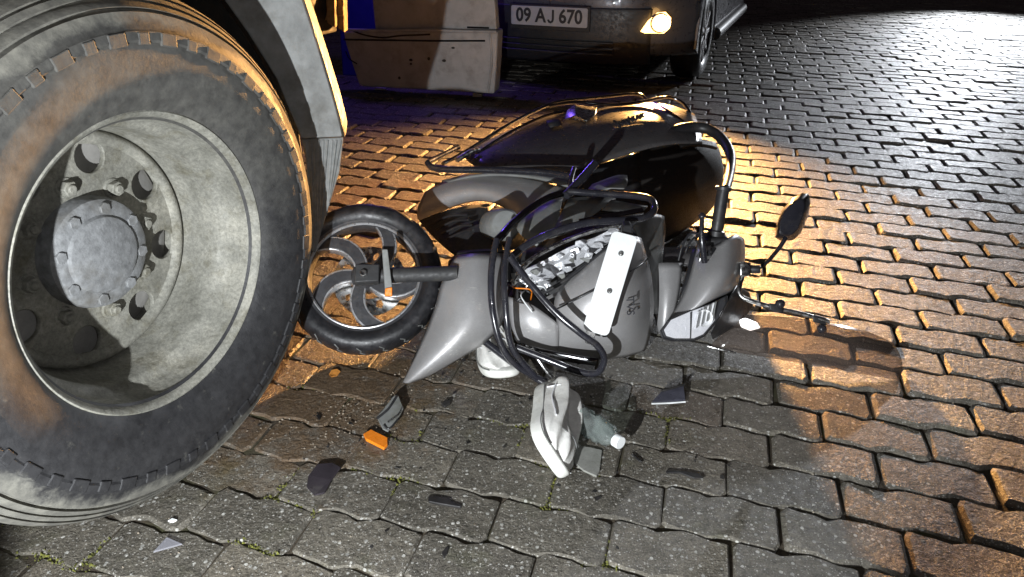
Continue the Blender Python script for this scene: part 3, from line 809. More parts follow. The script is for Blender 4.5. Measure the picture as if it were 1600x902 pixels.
# ---- seat
def ring(c, pts): return [D(*p) for p in pts]
seat = dshell('seat', [
    [(1000, 232, 2.44), (1040, 222, 2.50), (1080, 216, 2.58), (1112, 218, 2.64), (1124, 232, 2.70)],
    [(985, 262, 2.42), (1035, 252, 2.44), (1085, 246, 2.52), (1120, 248, 2.60), (1131, 258, 2.68)],
    [(985, 310, 2.40), (1035, 302, 2.42), (1085, 292, 2.49), (1121, 286, 2.58), (1131, 286, 2.67)],
    [(990, 350, 2.43), (1030, 345, 2.46), (1075, 332, 2.55), (1108, 318, 2.66), (1122, 314, 2.74)],
    [(1000, 380, 2.50), (1028, 388, 2.55), (1062, 366, 2.66), (1095, 342, 2.78), (1106, 334, 2.84)]], 0.03, M_SEAT, sc)
hull('seat_base', [D(*p) for p in ((900, 262, 2.36), (1000, 240, 2.46), (1110, 236, 2.72), (1090, 330, 2.84), (1020, 375, 2.62), (905, 330, 2.45), (900, 300, 2.9), (1050, 250, 3.05), (1050, 300, 3.0))], M_MATTE, sc, 0.02)
dshell('seat_front_panel', [
    [(880, 272, 2.28), (940, 256, 2.33), (1000, 238, 2.40)],
    [(875, 310, 2.30), (940, 300, 2.34), (1000, 290, 2.40)],
    [(880, 350, 2.33), (945, 352, 2.36), (1005, 356, 2.42)]], 0.006, M_BLACKP, sc)
dshell('seat_highlight_trim', [
    [(1062, 224, 2.50), (1090, 216, 2.55), (1118, 222, 2.62)],
    [(1064, 230, 2.485), (1092, 224, 2.53), (1122, 232, 2.61)]], 0.01, M_SEAT, sc)
# ---- rear wheel, far side of the bike
rwc = Vector((0.34, 2.80, 0.15)); RWM = frame(rwc, Vector((0.12, -0.1, 0.98)), (0, 1, 0))
rw = lathe('rear_wheel', [(0.145, -0.03), (0.15, 0.0), (0.145, 0.03), (0.12, 0.03), (0.04, 0.045), (0.0, 0.045)], RWM, M_ALLOY, sc, 40)
lathe('tyre', [(0.145, -0.032), (0.165, -0.048), (0.190, -0.045), (0.2, -0.02), (0.202, 0), (0.2, 0.02), (0.190, 0.045), (0.165, 0.048), (0.145, 0.032)], RWM, M_STYRE, rw, 48)
# ---- apron
apron = dshell('front_apron', [
    [(905, 424, 1.86), (935, 396, 1.85), (962, 376, 1.86), (985, 366, 1.87), (1002, 372, 1.93)],
    [(858, 462, 1.84), (905, 440, 1.795), (950, 420, 1.785), (990, 412, 1.82), (1016, 416, 1.92)],
    [(872, 500, 1.83), (905, 482, 1.78), (950, 468, 1.765), (995, 458, 1.80), (1022, 456, 1.92)],
    [(868, 522, 1.85), (905, 518, 1.80), (950, 510, 1.78), (995, 502, 1.82), (1022, 496, 1.92)],
    [(862, 548, 1.88), (905, 546, 1.84), (950, 543, 1.83), (990, 538, 1.86), (1016, 530, 1.93)],
    [(866, 560, 1.93), (905, 562, 1.92), (950, 562, 1.92), (985, 558, 1.935), (1008, 548, 1.955)]], 0.004, M_SILVER, sc)
lowp = dshell('apron_lower_piece', [
    [(794, 464, 1.86), (820, 470, 1.84), (842, 482, 1.83), (872, 506, 1.835)],
    [(796, 492, 1.85), (822, 500, 1.825), (848, 508, 1.82), (874, 524, 1.84)],
    [(800, 522, 1.86), (826, 530, 1.84), (852, 536, 1.84), (872, 546, 1.86)],
    [(812, 545, 1.90), (832, 552, 1.89), (852, 558, 1.89), (872, 560, 1.92)]], 0.004, M_SILVER, sc)
dtube('apron_groove', [(868, 484, 1.792), (900, 468, 1.778), (935, 450, 1.766)], 0.0022, M_BLACKP, apron, seg=6)
dtube('apron_groove', [(985, 424, 1.795), (1000, 415, 1.83), (1012, 404, 1.90)], 0.0022, M_BLACKP, apron, seg=6)
hull('apron_tab', [D(*p) for p in ((842, 470, 1.80), (872, 455, 1.80), (870, 462, 1.79), (858, 468, 1.79), (850, 466, 1.81))], M_SILVER, apron, 0.001)
# side edge of the leg shield
dshell('leg_shield_edge', [
    [(990, 352, 1.95), (1015, 330, 2.0), (1038, 338, 2.06)],
    [(1000, 372, 1.94), (1022, 362, 1.99), (1041, 362, 2.06)],
    [(1010, 400, 1.94), (1024, 398, 1.98), (1036, 392, 2.05)],
    [(1018, 440, 1.94), (1026, 440, 1.97), (1034, 436, 2.02)],
    [(1020, 490, 1.94), (1026, 492, 1.96), (1032, 488, 2.0)]], 0.006, M_GREYP, sc)
dshell('neck_panel', [
    [(1016, 412, 2.02), (1040, 410, 1.985), (1066, 411, 2.0)],
    [(1018, 450, 2.0), (1042, 450, 1.955), (1064, 450, 1.98)],
    [(1022, 492, 1.99), (1040, 490, 1.95), (1055, 488, 1.97)],
    [(1028, 520, 1.99), (1036, 520, 1.97), (1044, 516, 1.98)]], 0.005, M_SILVER, sc)
dshell('neck_dark_panel', [[(1010, 388, 2.12), (1060, 386, 2.10), (1092, 384, 2.08)], [(1014, 412, 2.04), (1060, 412, 2.02), (1090, 410, 2.02)]], 0.006, M_GLOSS, sc, sub=1)
# emblem letters, read from top to bottom of the picture
ec = D(984, 478, 1.792); en = Vector((0.12, -0.82, 0.30)).normalized()
ex = (D(984, 495, 1.80) - D(983, 462, 1.795)).normalized(); en = (en - ex * en.dot(ex)).normalized(); ey = en.cross(ex)
EM = Matrix(((ex.x, ey.x, en.x, ec.x), (ex.y, ey.y, en.y, ec.y), (ex.z, ey.z, en.z, ec.z), (0, 0, 0, 1)))
EM.translation = ec + en * 0.0028
put('emblem', text_mesh('TVS', 0.028, 0.0015, EM, 0.0, 1.0), M_EMB, apron)
# ---- white plate strip with two bolts
pc0, pc1 = D(977, 366, 1.765), D(930, 520, 1.735)
pv = (pc0 - pc1); plen = pv.length; pv.normalize()
pnr = Vector((-0.25, -0.9, 0.35)); pnr = (pnr - pv * pnr.dot(pv)).normalized(); px_ = pv.cross(pnr)
pm = (pc0 + pc1) / 2
PM = Matrix(((px_.x, pv.x, pnr.x, pm.x), (px_.y, pv.y, pnr.y, pm.y), (px_.z, pv.z, pnr.z, pm.z), (0, 0, 0, 1)))
def rrect(w_, h_, r_, n=5):
    L = []
    for cx, cy, a in ((w_ / 2 - r_, h_ / 2 - r_, 0), (-w_ / 2 + r_, h_ / 2 - r_, 90), (-w_ / 2 + r_, -h_ / 2 + r_, 180), (w_ / 2 - r_, -h_ / 2 + r_, 270)):
        for k in range(n + 1): L.append((cx + r_ * math.cos(R(a + 90 * k / n)), cy + r_ * math.sin(R(a + 90 * k / n))))
    return L
strip_o = put('plate_strip', flat_mesh([rrect(0.062, plen, 0.012)], 0.003, PM, 0.0006), M_WPLATE, sc)
for yy in (0.105 * plen / 0.26, -0.075 * plen / 0.26):
    bm = bmesh.new()
    T = PM @ Matrix.Translation((0.004, yy * 0.55 + 0.02, 0.004))
    bmesh.ops.create_cone(bm, segments=20, radius1=0.0068, radius2=0.0062, depth=0.003, cap_ends=True, matrix=T)
    bmesh.ops.create_cone(bm, segments=6, radius1=0.0042, radius2=0.0040, depth=0.005, cap_ends=True, matrix=T @ Matrix.Translation((0, 0, 0.003)))
    bevel(put('bolt', frombm(bm), M_STEEL, strip_o), 0.0006, 1)
prism('strip_bracket', [D(917, 516, 1.745), D(932, 516, 1.745), D(926, 540, 1.742), D(914, 536, 1.742)], (0, 0.004, 0), M_STEEL, strip_o, 0.0006)
prism('strip_clamp', [D(975, 352, 1.78), D(987, 352, 1.78), D(990, 372, 1.775), D(970, 370, 1.775)], (0, 0.03, 0), M_BLACKP, strip_o, 0.003)
hull('plate_nut', [D(945 + a, 522 + b, 1.765 + c) for a, b, c in ((-4, -5, 0), (5, -4, 0), (5, 5, 0), (-4, 5, 0), (-4, -5, .02), (5, -4, .02), (5, 5, .02), (-4, 5, .02))], M_BLACKP, strip_o, 0.002)
# ---- shattered front indicator housing
rg = random.Random(5)
br = []
for r_ in range(5):
    row = []
    for c_ in range(9):
        t = c_ / 8; s = r_ / 4
        x0, y0 = 806 + (972 - 806) * t, 438 - 86 * t ** 0.75
        x1, y1 = 842 + (958 - 842) * t, 452 - 76 * t
        row.append(D(x0 + (x1 - x0) * s + rg.gauss(0, 1.2), y0 + (y1 - y0) * s + rg.gauss(0, 1.5), 1.865 + 0.035 * s * s + rg.gauss(0, 0.006)))
    br.append(row)
brk = shell('broken_indicator', br, 0.003, M_BROKEN, sc, 0)
for p in brk.data.polygons: p.use_smooth = False
for k in range(26):
    t = rg.random(); s = rg.random() ** 1.4
    x = 812 + 150 * t + 26 * s; y = 440 - 84 * t ** 0.8 + 22 * s; dd = 1.845 + rg.uniform(-0.012, 0.02)
    n = rg.randint(3, 5); a0 = rg.uniform(0, 6.28); q = [D(x + math.cos(a0 + 6.28 * i / n) * rg.uniform(4, 13), y + math.sin(a0 + 6.28 * i / n) * rg.uniform(3, 8), dd + rg.uniform(-0.008, 0.008)) for i in range(n)]
    prism('lamp_fragment', q, (0.001, 0.003, 0.001), M_BROKEN if rg.random() < 0.75 else M_GREYP, brk, 0.0008, 1)
dtube('indicator_bezel', [(800, 442, 1.83), (825, 410, 1.84), (870, 383, 1.85), (920, 363, 1.855), (966, 352, 1.86)], 0.006, M_STEEL, brk, seg=8)
dtube('indicator_bezel', [(842, 462, 1.835), (880, 440, 1.84), (920, 410, 1.85), (958, 380, 1.86)], 0.005, M_BLACKP, brk, seg=8)
for (x, y) in ((848, 412), (893, 400)):
    lathe('screw_boss', [(0.002, 0.012), (0.006, 0.012), (0.007, 0.0), (0.0, 0.0)], frame(D(x, y, 1.845), (0, -0.8, 0.4)), M_BROKEN, brk, 14)
# bits of broken white mounting left of the apron
for k in range(9):
    x, y = 800 + rg.uniform(-10, 16), 425 + rg.uniform(-5, 42)
    q = [D(x + rg.uniform(-7, 7), y + rg.uniform(-8, 8), 1.82 + rg.uniform(-0.01, 0.02)) for i in range(4)]
    hull('lamp_fragment', q, M_BROKEN if k % 2 else M_GREYP, brk, 0.001)
for k in range(5):
    x, y = 806 + rg.uniform(-6, 30), 428 + rg.uniform(0, 30)
    dtube('loose_wire', [(x, y, 1.87), (x + rg.uniform(-12, 12), y + rg.uniform(6, 16), 1.83), (x + rg.uniform(-4, 24), y + rg.uniform(12, 34), 1.815), (x + rg.uniform(0, 34), y + rg.uniform(18, 36), 1.86)], 0.0017, M_BLACKP if k % 2 else M_ORANGE if k == 0 else M_WPLATE, brk, seg=6)
# ---- crash guards
gd = dtube('crash_guard', [(776, 374, 1.80), (768, 420, 1.775), (769, 480, 1.765), (783, 538, 1.775), (808, 572, 1.80), (852, 596, 1.835)], 0.0085, M_BTUBE, sc)
dtube('guard_tube', [(796, 372, 1.80), (788, 425, 1.765), (791, 490, 1.755), (801, 545, 1.775), (836, 588, 1.815)], 0.0080, M_BTUBE, gd)
dtube('guard_tube', [(797, 402, 1.735), (826, 440, 1.725), (868, 488, 1.715), (905, 519, 1.71), (934, 541, 1.715), (944, 562, 1.73), (932, 583, 1.75), (900, 579, 1.77), (850, 560, 1.785), (806, 543, 1.79)], 0.0085, M_BTUBE, gd)
dtube('guard_tube', [(758, 534, 1.86), (800, 566, 1.845), (852, 600, 1.825)], 0.0095, M_BTUBE, gd)
dtube('guard_tube', [(830, 545, 1.83), (848, 572, 1.825), (863, 590, 1.83)], 0.0055, M_STEEL, gd)
dtube('guard_tube', [(797, 405, 1.79), (822, 384, 1.80), (868, 362, 1.81), (920, 348, 1.825), (975, 344, 1.84), (1008, 340, 1.86), (1022, 328, 1.885), (1018, 313, 1.92), (998, 307, 1.95), (940, 303, 2.0), (888, 299, 2.03)], 0.0095, M_BTUBE, gd)
dtube('guard_tube', [(800, 398, 1.84), (840, 376, 1.86), (880, 362, 1.88)], 0.006, M_CHROME, gd)
dtube('guard_tube', [(905, 348, 1.90), (960, 338, 1.90), (1004, 330, 1.905)], 0.010, M_CHROME, gd)
dtube('guard_tube', [(776, 376, 1.81), (786, 366, 1.83), (800, 350, 1.88), (830, 325, 1.96), (860, 308, 2.02), (892, 299, 2.05)], 0.010, M_CHROME, gd)
dtube('guard_tube', [(884, 306, 2.03), (905, 284, 2.06), (930, 256, 2.10)], 0.0125, M_BTUBE, gd, seg=14)
dtube('guard_tube', [(893, 300, 2.04), (892, 282, 2.08), (897, 264, 2.13)], 0.0085, M_BTUBE, gd)
dtube('guard_tube', [(668, 254, 2.28), (676, 262, 2.265), (700, 265, 2.25), (770, 266, 2.22), (850, 270, 2.18), (894, 276, 2.14)], 0.0105, M_BTUBE, gd)
dtube('guard_tube', [(668, 254, 2.28), (684, 246, 2.34), (716, 230, 2.46)], 0.0085, M_BTUBE, gd)
dtube('guard_tube', [(692, 256, 2.28), (712, 246, 2.34), (742, 228, 2.46), (800, 192, 2.68), (850, 167, 2.86), (880, 158, 2.92), (930, 153, 2.98), (985, 147, 3.05), (1004, 150, 3.03), (1012, 162, 2.98)], 0.0062, M_CHROME, gd)
dtube('guard_tube', [(745, 240, 2.42), (800, 205, 2.60), (850, 182, 2.74), (892, 172, 2.82)], 0.005, M_CHROME, gd)
dtube('guard_tube', [(715, 250, 2.30), (735, 238, 2.36), (748, 234, 2.40)], 0.008, M_STEEL, gd)
dtube('guard_tube', [(858, 166, 2.82), (900, 160, 2.84), (955, 164, 2.84), (1000, 160, 2.86), (1040, 152, 2.90), (1062, 158, 2.90), (1076, 172, 2.88), (1082, 190, 2.82)], 0.0062, M_CHROME, gd)
dtube('guard_tube', [(1022, 160, 2.86), (1045, 174, 2.74), (1068, 190, 2.66)], 0.0045, M_CHROME, gd)
hull('guard_bracket', [D(*p) for p in ((886, 172, 2.72), (898, 163, 2.75), (934, 168, 2.74), (932, 178, 2.66), (900, 180, 2.62), (918, 190, 2.60), (880, 188, 2.66))], M_STEEL, gd, 0.004)
hull('guard_bracket', [D(*p) for p in ((852, 188, 2.66), (876, 184, 2.66), (880, 196, 2.58), (858, 200, 2.56), (866, 186, 2.74))], M_BLACKP, gd, 0.004)
# grab rail behind the seat, ending at the grip
dtube('grab_rail', [(1030, 222, 2.52), (1058, 204, 2.56), (1088, 199, 2.58), (1114, 206, 2.56), (1133, 224, 2.50), (1142, 246, 2.42), (1140, 272, 2.30), (1134, 296, 2.16)], lambda t: 0.021 - 0.007 * t, M_BLACKP, sc, seg=14)
# ---- crumpled inner panels between guard and cover
dshell('crumpled_panel', [
    [(805, 352, 2.0), (840, 322, 2.06), (880, 305, 2.08)], [(812, 368, 1.97), (845, 345, 2.0), (876, 322, 2.04)], [(838, 384, 1.95), (856, 370, 1.96), (872, 352, 1.98)]], 0.004, M_GREYP, sc, sub=1)
dshell('crumpled_panel', [
    [(888, 310, 2.04), (925, 306, 2.04), (962, 310, 2.0)], [(872, 345, 1.97), (905, 340, 1.98), (925, 335, 1.96)], [(858, 372, 1.94), (882, 366, 1.94), (900, 356, 1.94)]], 0.004, M_GREYP, sc, sub=1)
dshell('crumpled_panel', [
    [(925, 288, 2.16), (950, 278, 2.16), (968, 272, 2.14), (980, 274, 2.12)], [(915, 300, 2.12), (945, 294, 2.11), (962, 284, 2.09), (981, 290, 2.07)], [(910, 306, 2.10), (935, 303, 2.09), (955, 292, 2.10), (972, 298, 2.09)]], 0.004, M_GREYP, sc, sub=1)
dshell('crumpled_panel', [
    [(955, 312, 1.98), (985, 318, 1.96), (1012, 322, 1.95)], [(940, 328, 1.96), (972, 332, 1.95), (1004, 330, 1.94)]], 0.004, M_GREYP, sc, sub=1)
dshell('lower_fairing', [
    [(806, 534, 1.86), (850, 548, 1.82), (900, 556, 1.80), (935, 560, 1.80)], [(815, 550, 1.86), (856, 562, 1.83), (902, 568, 1.81), (930, 572, 1.80)]], 0.003, M_CHROME, sc, sub=1)
# ---- handlebar cowl
cowl = dshell('handlebar_cowl', [
    [(1094, 372, 2.0), (1112, 388, 1.94), (1136, 372, 1.93), (1152, 364, 1.97), (1163, 374, 2.03)],
    [(1086, 398, 1.95), (1098, 420, 1.90), (1130, 408, 1.88), (1154, 396, 1.93), (1165, 396, 2.02)],
    [(1078, 432, 1.92), (1098, 440, 1.87), (1128, 432, 1.855), (1152, 420, 1.91), (1163, 420, 2.01)],
    [(1066, 466, 1.91), (1092, 468, 1.86), (1122, 456, 1.855), (1145, 444, 1.91), (1158, 442, 2.0)],
    [(1042, 502, 1.92), (1066, 492, 1.87), (1104, 474, 1.86), (1136, 458, 1.91), (1150, 458, 1.99)]], 0.005, M_SILVER, sc)
hull('cowl_core', [D(*p) for p in ((1082, 385, 2.02), (1150, 375, 2.04), (1160, 440, 2.04), (1140, 500, 2.02), (1060, 510, 1.99), (1060, 470, 1.98), (1085, 420, 1.98), (1150, 385, 2.12), (1085, 395, 2.1), (1080, 500, 2.06))], M_BLACKP, sc, 0.012)
hull('cowl_underside', [D(*p) for p in ((1150, 444, 1.96), (1172, 456, 2.02), (1178, 480, 2.04), (1158, 508, 1.99), (1112, 532, 1.95), (1108, 522, 1.90), (1138, 468, 1.90), (1160, 470, 2.12), (1120, 520, 2.03))], M_BLACKP, sc, 0.008)
# headlight
hl_poly = [(1034, 517), (1046, 500), (1078, 486), (1112, 474), (1133, 464), (1134, 474), (1122, 498), (1100, 524), (1084, 531), (1052, 531), (1038, 527)]
hlc = Vector((0, 0, 0))
def hlr(sc_, dep, dx=0, dy=0): return [D(1084 + (x - 1084) * sc_ + dx, 499 + (y - 499) * sc_ + dy, dep + 0.0006 * (x - 1084)) for x, y in hl_poly]
hbz = prism('headlight', hlr(1.05, 1.925), D(1084, 499, 1.865) - D(1084, 499, 1.925), M_BLACKP, sc, 0.004)
prism('reflector_bowl', hlr(0.93, 1.868), D(1084, 499, 1.862) - D(1084, 499, 1.868), M_LAMPCHROME, hbz, 0.001)
for (x, y, w_, h_) in ((1058, 515, 12, 12), (1100, 497, 14, 15)):
    lathe('reflector_cup', [(0.022, 0.004), (0.016, -0.006), (0.006, -0.014), (0.0, -0.015)], frame(D(x, y, 1.856), (0.05, -0.85, 0.35)), M_LAMPCHROME, hbz, 24)
prism('reflector_divider', [D(1074, 490, 1.858), D(1082, 487, 1.858), D(1080, 531, 1.858), D(1070, 531, 1.858)], (0, 0.004, 0), M_BLACKP, hbz, 0.001)
for k in range(7):
    x = 1046 + k * 3.6
    prism('reflector_flute', [D(x, 505 - k, 1.854), D(x + 1.7, 504.5 - k, 1.854), D(x + 1.7, 526, 1.854), D(x, 526, 1.854)], (0, 0.004, 0), M_GREYP if k % 2 else M_LAMPCHROME, hbz, 0)
for k in range(8):
    x = 1090 + k * 4
    prism('reflector_flute', [D(x, 488 - k * 2.2, 1.854), D(x + 1.8, 487 - k * 2.2, 1.854), D(x - 3, 514 - k * 2.5, 1.854), D(x - 5, 515 - k * 2.5, 1.854)], (0, 0.004, 0), M_GREYP if k % 2 else M_LAMPCHROME, hbz, 0)
prism('headlight_lens', hlr(0.99, 1.852), D(1084, 499, 1.848) - D(1084, 499, 1.852), M_LENS, hbz, 0.0015)
# grip, lever, controls
g0, g1 = D(1118, 372, 1.965), D(1131, 291, 1.945)
def gp(t): return g0 + (g1 - g0) * t
gr = tube('grip', [gp(-0.3), gp(0.0), gp(0.0001), gp(0.5), gp(0.96), gp(0.961), gp(1.0)], 0.0165, M_BLACKP, sc, 20, smooth_path=False)
lathe('grip_flange', [(0.016, -0.006), (0.0215, -0.005), (0.022, 0.004), (0.016, 0.007)], frame(gp(0.95), g1 - g0, (0, 1, 0)), M_BLACKP, gr, 24)
lathe('grip_flange', [(0.016, -0.008), (0.023, -0.007), (0.0225, 0.006), (0.016, 0.010)], frame(gp(0.08), g1 - g0, (0, 1, 0)), M_BLACKP, gr, 24)
hull('switch_housing', [gp(-0.1) + Vector(v) for v in ((-0.045, -0.03, -0.03), (0.035, -0.03, -0.03), (0.035, 0.03, -0.03), (-0.045, 0.03, -0.03), (-0.035, -0.025, 0.02), (0.03, -0.025, 0.025), (0.03, 0.03, 0.025), (-0.035, 0.03, 0.02))], M_BLACKP, sc, 0.008)
lv = dtube('brake_lever', [(1101, 410, 1.90), (1098, 385, 1.885), (1096, 362, 1.88), (1097, 340, 1.88)], lambda t: 0.0085 - 0.003 * t, M_BTUBE, sc)
bm = bmesh.new(); bmesh.ops.create_uvsphere(bm, u_segments=14, v_segments=8, radius=0.0092, matrix=Matrix.Translation(D(1097, 338, 1.88)))
autosmooth(put('lever_ball', frombm(bm), M_BTUBE, lv), 180)
for k in range(5):
    hull('lever_fitting', [D(1090 + rg.uniform(0, 26) + rg.uniform(-5, 5), 396 + rg.uniform(-12, 12) + rg.uniform(-4, 4), 1.915 + rg.uniform(-0.012, 0.012)) for _ in range(8)], M_STEEL if k % 3 == 0 else M_BLACKP, lv, 0.001)
dtube('brake_cable', [(1100, 372, 1.90), (1082, 364, 1.95), (1068, 380, 2.0), (1060, 408, 2.02)], 0.0032, M_BLACKP, sc, seg=8)
dtube('brake_cable', [(1106, 376, 1.93), (1088, 370, 2.0), (1074, 386, 2.06), (1068, 410, 2.06)], 0.0028, M_BLACKP, sc, seg=8)
# mirror
mo = [(1264, 303), (1254, 301), (1238, 310), (1222, 328), (1213, 350), (1211, 372), (1220, 377), (1240, 376), (1252, 364), (1262, 340), (1267, 318)]
mc = (1240, 340)
mback = hull('mirror', [D(x, y, 2.03) for x, y in mo] + [D(mc[0] + (x - mc[0]) * 0.72 - 2, mc[1] + (y - mc[1]) * 0.75, 1.985) for x, y in mo] + [D(mc[0] + (x - mc[0]) * 0.97, mc[1] + (y - mc[1]) * 0.97, 2.045) for x, y in mo], M_BTUBE, sc, 0.004)
prism('mirror_glass', [D(mc[0] + (x - mc[0]) * 0.9, mc[1] + (y - mc[1]) * 0.9, 2.050) for x, y in mo], (0, 0.003, 0), M_MIRROR, mback)
dtube('mirror_stalk', [(1228, 372, 2.01), (1214, 392, 2.0), (1196, 412, 1.985), (1178, 423, 1.975)], 0.0058, M_BTUBE, mback)
# windshield bracket and sheet
wb = dtube('windshield_rod', [(1166, 415, 1.955), (1160, 432, 1.95), (1155, 452, 1.935), (1158, 463, 1.93), (1170, 469, 1.925), (1205, 480, 1.915), (1250, 490, 1.905), (1296, 503, 1.895)], 0.0062, M_STEEL, sc)
hull('rod_clamp', [D(1163 + a, 420 + b, 1.945 + c) for a in (-7, 10) for b in (-10, 12) for c in (-0.012, 0.02)], M_STEEL, wb, 0.004)
lathe('clamp_nut', [(0.0, 0.014), (0.009, 0.014), (0.011, 0.01), (0.011, -0.012), (0.0, -0.012)], frame(D(1180, 421, 1.95), (0.9, -0.3, 0.1)), M_BLACKP, wb, 14)
for (x, y) in ((1213, 482), (1281, 500)):
    hull('rod_clamp', [D(x + a, y + b + a * 0.25, 1.905 + c) for a in (-11, 11) for b in (-6, 6) for c in (-0.012, 0.014)], M_BLACKP, wb, 0.004)
for (x, y) in ((1219, 475), (1284, 514)):
    bm = bmesh.new(); bmesh.ops.create_uvsphere(bm, u_segments=14, v_segments=10, radius=0.0125, matrix=Matrix.Translation(D(x, y, 1.895)))
    autosmooth(put('clamp_knob', frombm(bm), M_BTUBE, wb), 180)
ws = dshell('windshield', [
    [(1160, 492, 1.99), (1220, 494, 1.97), (1290, 503, 1.95), (1355, 516, 1.945), (1396, 536, 1.95)],
    [(1140, 510, 1.965), (1215, 514, 1.935), (1295, 524, 1.91), (1368, 540, 1.905), (1408, 556, 1.92)],
    [(1118, 530, 1.955), (1210, 540, 1.92), (1295, 552, 1.895), (1372, 566, 1.885), (1412, 574, 1.90)],
    [(1108, 544, 1.965), (1205, 560, 1.935), (1290, 574, 1.905), (1368, 588, 1.875), (1404, 594, 1.87)]], 0.0025, M_SHEET, sc, sub=2)
dtube('windshield_edge', [(1106, 541, 1.965), (1125, 546, 1.955), (1150, 551, 1.948)], 0.004, M_STEEL, ws, seg=8)
hull('windshield_glint', [D(*p) for p in ((1154, 500, 1.975), (1164, 496, 1.96), (1184, 504, 1.96), (1190, 513, 1.965), (1172, 518, 1.96), (1157, 512, 1.96), (1170, 506, 2.0))], emis('glint_glow', (0.95, 0.97, 1.0), 5.0), sc, 0.004)  # small glowing piece stands in for a white glint at the windshield

# ================================================================ shoes and litter
def shoe_parts(root, M, seed, laces=True):
    """x: heel(0)->toe(0.28); z up; built along sections"""
    rg = random.Random(seed)
    ts = [0.0, 0.03, 0.08, 0.14, 0.20, 0.245, 0.27, 0.282]
    hw = [0.026, 0.038, 0.042, 0.044, 0.053, 0.050, 0.037, 0.014]
    off = [0, 0, 0, -0.002, -0.004, -0.004, -0.002, 0]
    n = 14
    vs, fs = [], []
    for zi, (zz, k) in enumerate(((0.0, 0.94), (0.004, 1.02), (0.014, 1.05), (0.026, 1.03), (0.030, 1.0))):
        for side in (1, -1):
            rng_ = range(len(ts)) if side == 1 else range(len(ts) - 1, -1, -1)
            for i in rng_:
                rise = 0.010 * max(0, (ts[i] - 0.2) / 0.08) ** 2
                vs.append(Vector((ts[i] * (1 if 0 < i < len(ts) - 1 else 1) + (k - 1) * 0.2 * (1 if i > 4 else -1 if i == 0 else 0), side * hw[i] * k + off[i], zz + rise)))
    L = 2 * len(ts)
    for a in range(4):
        for i in range(L): fs.append((a * L + i, a * L + (i + 1) % L, (a + 1) * L + (i + 1) % L, (a + 1) * L + i))
    fs.append(tuple(range(L - 1, -1, -1))); fs.append(tuple(4 * L + i for i in range(L)))
    me = mesh([M @ v for v in vs], fs); bm = bmesh.new(); bm.from_mesh(me); bpy.data.meshes.remove(me)
    sole = put('sole', frombm(bm), M_SOLE, root, True); m = sole.modifiers.new('s', 'SUBSURF'); m.levels = 1; m.render_levels = 2
    for k in range(9):   # tread ribs under and around the toe
        x = 0.03 + k * 0.019
        w0 = 0.026 + 0.010 * math.sin(math.pi * min(1, x / 0.28)) - (0.012 if x > 0.25 else 0)
        tube('sole_rib', [M @ Vector((x, -w0, 0.0006)), M @ Vector((x + 0.006, 0, -0.0005)), M @ Vector((x, w0, 0.0006))], 0.0016, M_SOLE, sole, 6, n=3)
    # upper
    hh = [0.066, 0.085, 0.088, 0.085, 0.062, 0.050, 0.040, 0.030]
    vs, fs = [], []
    for i, t in enumerate(ts):
        for k in range(n + 1):
            a = math.pi * k / n
            y = math.cos(a) * hw[i] * (0.98 if k in (0, n) else 0.96); z = 0.026 + math.sin(a) ** 0.75 * (hh[i] - 0.026)
            if 1 <= i <= 3: y *= 1 - 0.22 * math.sin(a)
            v = Vector((t + (0.006 if i == 0 else 0), y + off[i], z)) 
            v += Vector((rg.gauss(0, 1), rg.gauss(0, 1), rg.gauss(0, 1))) * 0.0040
            if 1 <= i <= 3 and 5 <= k <= n - 5: v.z -= 0.034
            vs.append(M @ v)
    for i in range(len(ts) - 1):
        for k in range(n): fs.append((i * (n + 1) + k, i * (n + 1) + k + 1, (i + 1) * (n + 1) + k + 1, (i + 1) * (n + 1) + k))
    c = len(vs); 
    fs.append(tuple(range(n, -1, -1))); fs.append(tuple((len(ts) - 1) * (n + 1) + k for k in range(n + 1)))
    me = mesh(vs, fs); bm = bmesh.new(); bm.from_mesh(me); bpy.data.meshes.remove(me)
    up = put('upper', frombm(bm), M_WHITE, root, True); m = up.modifiers.new('s', 'SUBSURF'); m.levels = 1; m.render_levels = 2
    if laces:
        for k in range(3):
            x = 0.120 + k * 0.022; z = 0.084 - k * 0.0075
            tube('lace', [M @ Vector((x, -0.022, z - 0.008)), M @ Vector((x + 0.006, 0, z)), M @ Vector((x + 0.010, 0.022, z - 0.008))], 0.0015, M_LACE, up, 6, n=4)
    for sd in (-1, 1):
        tube('seam', [M @ Vector((0.055, sd * 0.0405, 0.032)), M @ Vector((0.058, sd * 0.0375, 0.048)), M @ Vector((0.060, sd * 0.0345, 0.058))], 0.0015, M_LACE, up, 6)
        tube('seam', [M @ Vector((0.060, sd * 0.0405, 0.050)), M @ Vector((0.10, sd * 0.0425, 0.043)), M @ Vector((0.15, sd * 0.0445, 0.047)), M @ Vector((0.185, sd * 0.044, 0.050))], 0.0018, M_LACE, up, 6)
        tube('foxing_line', [M @ Vector((t_, sd * h_ * 1.045 + o_, 0.027 + 0.010 * max(0, (t_ - 0.2) / 0.08) ** 2)) for t_, h_, o_ in zip(ts[1:-1], hw[1:-1], off[1:-1])], 0.0013, M_GREYP, sole, 6)
    tube('toe_seam', [M @ Vector((0.205, -0.046, 0.036)), M @ Vector((0.212, -0.03, 0.052)), M @ Vector((0.214, 0, 0.0595)), M @ Vector((0.212, 0.03, 0.052)), M @ Vector((0.205, 0.046, 0.036))], 0.0016, M_GREYP, up, 6)

